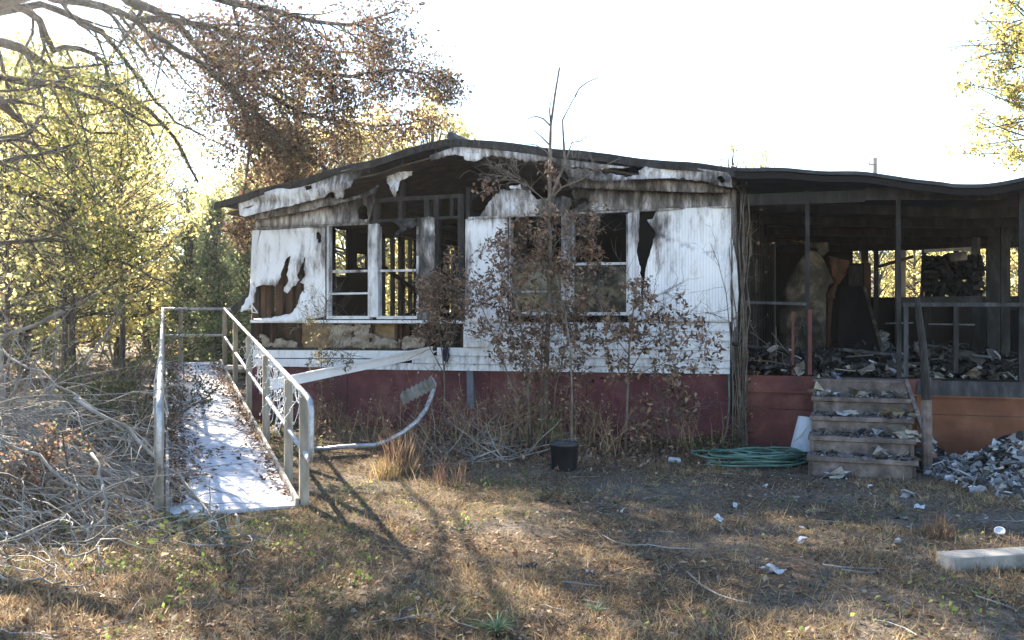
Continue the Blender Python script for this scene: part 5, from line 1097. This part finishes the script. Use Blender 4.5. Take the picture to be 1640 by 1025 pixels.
for i, (p, y0, y1, r0, kd) in enumerate(LIMBS):
    k = len(p); r0 *= .62 if kd in 'gm' else .8; P = [at(x, y, lerp(y0, y1, j/(k-1))) for j, (x, y) in enumerate(p)]
    if p[0][0] < 70: P = [V((TX+.05, TY, max(2.2, min(6.5, P[0].z-.9)))), (V((TX, TY, max(2.2, P[0].z-.6)))+P[0])*.5]+P
    P = [q+rvec()*.025 for q in P]
    bl = MB(); tw = MB(); lf = lg if kd == 'g' else lb if kd == 'b' else []
    if kd == 'm':
        a_, b_ = [], []; grow([bl, tw], b_, P, r0, 0, 3, (15, 6, 3), .26, .22, .95, 5.2, .3, 4, .15, V((.15, .1, 0))); lb += b_[len(b_)//2:]; lg += b_[:len(b_)//2]
    else: grow([bl, tw], lf, P, r0, 0, 3, ((11 if kd == 'g' else 22 if kd == 'b' else 3), 6, 3), .26, .22, .85, min(5.0, sum((P[j+1]-P[j]).length for j in range(len(P)-1))), .3, 4, .12, V((.15, .1, 0)))
    bl.build('limb', 'bark', oak, None, None, True); tw.build('twigs', 'bark', oak, 'stuff')
# upper crown, above the frame
for i in range(3):
    a = rng.uniform(-.6, 1.0); P = [V((TX, TY, rng.uniform(5, 7.6)))]; d = V((math.sin(a)+.5, math.cos(a)*.7, .5)).normalized()
    for j in range(7): d = (d+rvec()*.12+V((0, 0, -.04))).normalized(); P.append(P[-1]+d*.85)
    bl = MB(); grow([bl], lg, P, .09, 0, 3, (10, 5, 3), .3, .1, .9, 5, .16, 4, .2); bl.build('limb', 'bark', oak)
def pick(l, n, j=.07): return [tuple(rng.choice(l)+rvec()*j) for _ in range(n)]
lg = [p for p in lg if mnoise.noise(p*.85)+.5*mnoise.noise(p*2.1) > .14 or rng.random() < .1]
lb = [p for p in lb if mnoise.noise(p*.7+V((5, 1, 2)))+.5*mnoise.noise(p*1.9) > -.06 or rng.random() < .18]
leafmesh('green_foliage', pick(lg, 12500, .16), (.035, .07), [(.09, .12, .04), (.14, .17, .05), (.07, .09, .035), (.24, .25, .07), (.34, .31, .08), (.2, .15, .07)], 'leaf', oak, 'stuff', .5)
leafmesh('brown_foliage', pick(lb, 44000, .27), (.038, .092), [(.10, .062, .046), (.14, .088, .066), (.07, .045, .036), (.2, .13, .09), (.11, .09, .045), (.12, .055, .042), (.17, .15, .06)], 'leaf', oak, 'stuff', .5)

# ------------------------------------------------------------------ woodland trees: four kinds, copied one by one
YEL = [(.60, .52, .20), (.50, .47, .19), (.66, .55, .23), (.40, .41, .17), (.56, .42, .17)]
OLV = [(.18, .21, .08), (.26, .28, .11), (.34, .34, .14), (.14, .165, .075)]
def proto(name, label, h, cr, cw, n, pal, lsize, kind='round', trunk='bark', ncl=70, group='trees of the woodland'):
    r = thing(name, V((0, 0, 0)), label, 'tree', group); b = MB(); top = V((rng.uniform(-.3, .3), rng.uniform(-.3, .3), h*.93)); r0 = (.009 if name == 'shade_tree' else .018)*h
    P = [V((0, 0, -.2))]+[V((math.sin(k*1.3)*.1*k/6, math.cos(k)*.08*k/6, h*.93*k/6)) for k in range(1, 7)]; b.tube(P, [r0*(1.15-.16*k) for k in range(7)], 8); pts = []
    for i in range(ncl):
        t = (i+rng.random())/ncl; z = h*(cr+(1-cr)*t)
        prof = (math.sin(math.pi*min(1, .12+.88*t))**.7 if kind == 'round' else 1.05-t)*cw
        a = rng.random()*6.283; rad = prof*math.sqrt(rng.random()); c = V((rad*math.cos(a), rad*math.sin(a), z+rng.uniform(-.3, .3)))
        q, _ = sample(P, min(.97, z/h*.85)); mid = q.lerp(c, .5)+V((0, 0, -.12*rad)); b.tube([q, mid, c], [r0*.28, r0*.18, r0*.06], 4)
        for j in range(2): e = c+rvec()*cw*.22; b.tube([mid, mid.lerp(e, .6)+rvec()*.1, e], [r0*.12, r0*.07, r0*.03], 3)
        m = int(n/ncl*rng.uniform(.4, 1.6)); s = cw*rng.uniform(.14, .3)
        for j in range(m): d = rvec()*s*rng.random()**.5; d.z *= .65; pts.append(tuple(c+d))
    b.build('trunk', trunk, r); leafmesh('crown', pts, lsize, pal, 'bgleaf', r, 'stuff', .6); return r
KIND = {'y': proto('yellow_tree', 'yellow leaved tree standing in the woods behind the house', 9, .12, 2.6, 4600, YEL, (.10, .2), ncl=80),
        'o': proto('olive_tree', 'olive green leafy tree standing in the woods behind the house', 8.5, .08, 2.7, 5600, OLV+YEL[3:4], (.09, .18), ncl=80),
        'c': proto('cedar_tree', 'soft green conical evergreen standing among the yellow trees', 5.5, .05, 1.7, 9000, [(.14, .19, .09), (.19, .24, .11), (.24, .28, .13), (.1, .14, .07)], (.07, .14), 'cone', ncl=110),
        'h': proto('shade_tree', 'high crowned yellow green tree with bare lower trunk, added to shade the ramp', 6.5, .42, 2.0, 2600, YEL+OLV[1:3], (.06, .12), ncl=70, group='trees added to shade the ramp'),  # extra trees put in amid the foliage to throw shade on the ramp
        's': proto('sparse_tree', 'thin half bare tree with a few yellow leaves in the woods', 11, .25, 2.2, 1900, YEL+OLV[1:3], (.09, .16), ncl=60)}
used = set()
BASE = {'y': 'yellow leaved woodland tree', 'o': 'olive green leafy woodland tree', 'c': 'soft green conical evergreen', 's': 'thin half bare yellow tree', 'h': 'added yellow green shade tree with high crown and thin bare trunk'}
def plant(k, px_, Y, sc_, label=None, rz=None):
    o = KIND[k] if k not in used else copy_tree(KIND[k]); used.add(k)
    o.location = V(((px_-CX)/FOC*Y, Y, -.1)); o.scale = (sc_*rng.uniform(.9, 1.12), sc_*rng.uniform(.9, 1.12), sc_); o.rotation_euler = (0, 0, rng.random()*6.28)
    o['label'] = label or BASE[k]+(' beyond the ramp' if px_ < 420 else ' behind the left half of the roof' if px_ < 800 else ' seen through the open porch')
    return o
for a in (('y', 40, 24, 1.0), ('y', 110, 28, 1.1), ('y', 190, 31, 1.1), ('o', -40, 22, 1.0), ('y', 235, 38, 1.2), ('o', 300, 34, .8), ('y', 330, 30, .62), ('c', 345, 23, .82), ('c', 305, 26, .8), ('c', 392, 25, .95), ('o', 410, 33, .9), ('s', 20, 33, 1.0), ('h', 105, 15.8, .9), ('h', 195, 18, .95), ('h', 10, 16, .95), ('h', 118, 12.8, .78), ('o', 75, 36, 1.0),
          ('y', 440, 30, .9), ('o', 500, 28, .9), ('y', 560, 27, .85), ('y', 610, 32, 1.0), ('o', 650, 38, 1.1), ('y', 690, 33, 1.08), ('y', 735, 36, 1.05), ('o', 580, 40, 1.1), ('s', 480, 35, 1.1), ('y', 150, 45, 1.1), ('o', 250, 50, 1.1), ('y', 350, 48, 1.0), ('o', 20, 50, 1.2), ('y', -80, 34, 1.1),
          ('y', 1380, 40, .8), ('s', 1405, 34, .55), ('o', 1430, 46, .8), ('y', 1465, 42, .75), ('y', 1510, 44, .8), ('o', 1560, 40, .7), ('y', 1600, 36, .72), ('y', 1640, 34, .72), ('o', 1690, 38, .9), ('o', 1340, 52, .8), ('y', 1280, 50, .8), ('y', 1480, 60, 1.0), ('o', 1560, 62, 1.0),
          ('o', 790, 44, .9)): plant(*a)
plant('s', 1172, 40, .86, 'thin treetop showing just above the roof near the porch corner')
plant('s', 1220, 45, .93, 'faint second treetop just above the roof near the porch corner')
# tall yellow tree at the right edge
rt = thing('tall_yellow_tree', at(1660, 600, 22), 'tall thin yellow leaved tree at the right edge above the porch roof', 'tree'); rt.location.z = 0
b = MB(); lf = []; P = [V((rt.location.x, 22, -.2)), at(1668, 400, 22), at(1662, 250, 22), at(1654, 120, 22), at(1648, 0, 22), at(1644, -90, 22)]; b.tube(P, [.2, .17, .14, .1, .07, .03], 8)
for i in range(80):
    p, tg = sample(P, rng.uniform(.38, 1)); d = V((rng.uniform(-1, .5), rng.uniform(-.6, .6), rng.uniform(-.1, .4))).normalized(); L = rng.uniform(1.0, 2.0); q = [p]
    for j in range(5): d = (d+rvec()*.2).normalized(); q.append(q[-1]+d*L/5)
    grow([b], lf, q, .025, 2, 3, (5, 5, 6), .32, .1, .9, L, .2, 6)
b.build('trunk', 'bark', rt)
lf = [p for p in lf if rng.random() < (.95 if (mnoise.noise(p*.75)+.15) > 0 else .25)]
leafmesh('crown', pick(lf, 13000, .14), (.06, .13), [(.50, .42, .12), (.40, .34, .10), (.30, .30, .09), (.55, .42, .16), (.22, .26, .12)], 'bgleaf', rt, 'stuff', .55)
# utility pole beyond the roof
up = thing('utility_pole', at(1401, 516, 45), 'grey utility pole top showing above the porch roof', 'utility pole'); up.location.z = 0; p = up.location; b = MB(); b.tube([V((p.x, p.y, -.2)), V((p.x, p.y, 1.5+263/FOC*45))], [.15, .11], 10); b.build('pole', 'grey', up)
b = MB(); z = 1.5+252/FOC*45; b.bar((p.x-.35, p.y-.1, z), (p.x+.05, p.y-.1, z), .06); b.tube([V((p.x-.3, p.y-.1, z)), V((p.x-.3, p.y-.1, z+.16))], [.05, .03], 6); b.build('insulator_arm', 'grey', up)
# far woods that read as one mass
pts = []
for i in range(44000):
    a = rng.uniform(-.95, .75); Y = rng.uniform(60, 95); x = a*Y; h = 5.5+3.5*mnoise.noise(V((x*.11, Y*.06, 5)))+2*mnoise.noise(V((x*.4, 2, 1))); pts.append((x, Y, rng.random()**.8*max(1.5, h)))
leafmesh('far_woods', pts, (.35, .75), YEL+OLV+[(.2, .15, .08), (.15, .13, .08)], 'bgleaf', None, 'stuff', .6, label='hazy yellow and green woods beyond the yard')
pts = []
for i in range(14000):
    Y = rng.uniform(24, 50); x = rng.uniform(-1.0, .7)*Y; pts.append((x, Y, rng.random()**1.5*(1.3+1.0*mnoise.noise(V((x*.25, Y*.25, 9))))))
leafmesh('woodland_undergrowth', [p for p in pts if outside(np.array([p[0]]), np.array([p[1]]))[0]], (.1, .25), [(.2, .15, .08), (.28, .22, .1), (.15, .17, .06), (.34, .26, .12)], 'bgleaf', None, 'stuff', .5, label='low brown and green undergrowth among the woodland trees')
# ------------------------------------------------------------------ added haze volume, standing in for the lens veil and brightening far trees
b = MB(); b.box((-156, -46, -1.6), (312, 0, 0), (0, 206, 0), (0, 0, 18.6)); hm = bpy.data.materials.new('haze'); hm.use_nodes = True; t = hm.node_tree; t.nodes.remove(t.nodes['Principled BSDF'])
pv = t.nodes.new('ShaderNodeVolumePrincipled'); pv.inputs['Color'].default_value = (.93, .95, 1, 1); pv.inputs['Density'].default_value = .00065; pv.inputs['Anisotropy'].default_value = .84
t.links.new(pv.outputs[0], t.nodes['Material Output'].inputs['Volume']); hz_ = b.build('haze', hm, None, 'stuff', 'thin pale haze added to veil and brighten the trees toward the sun')
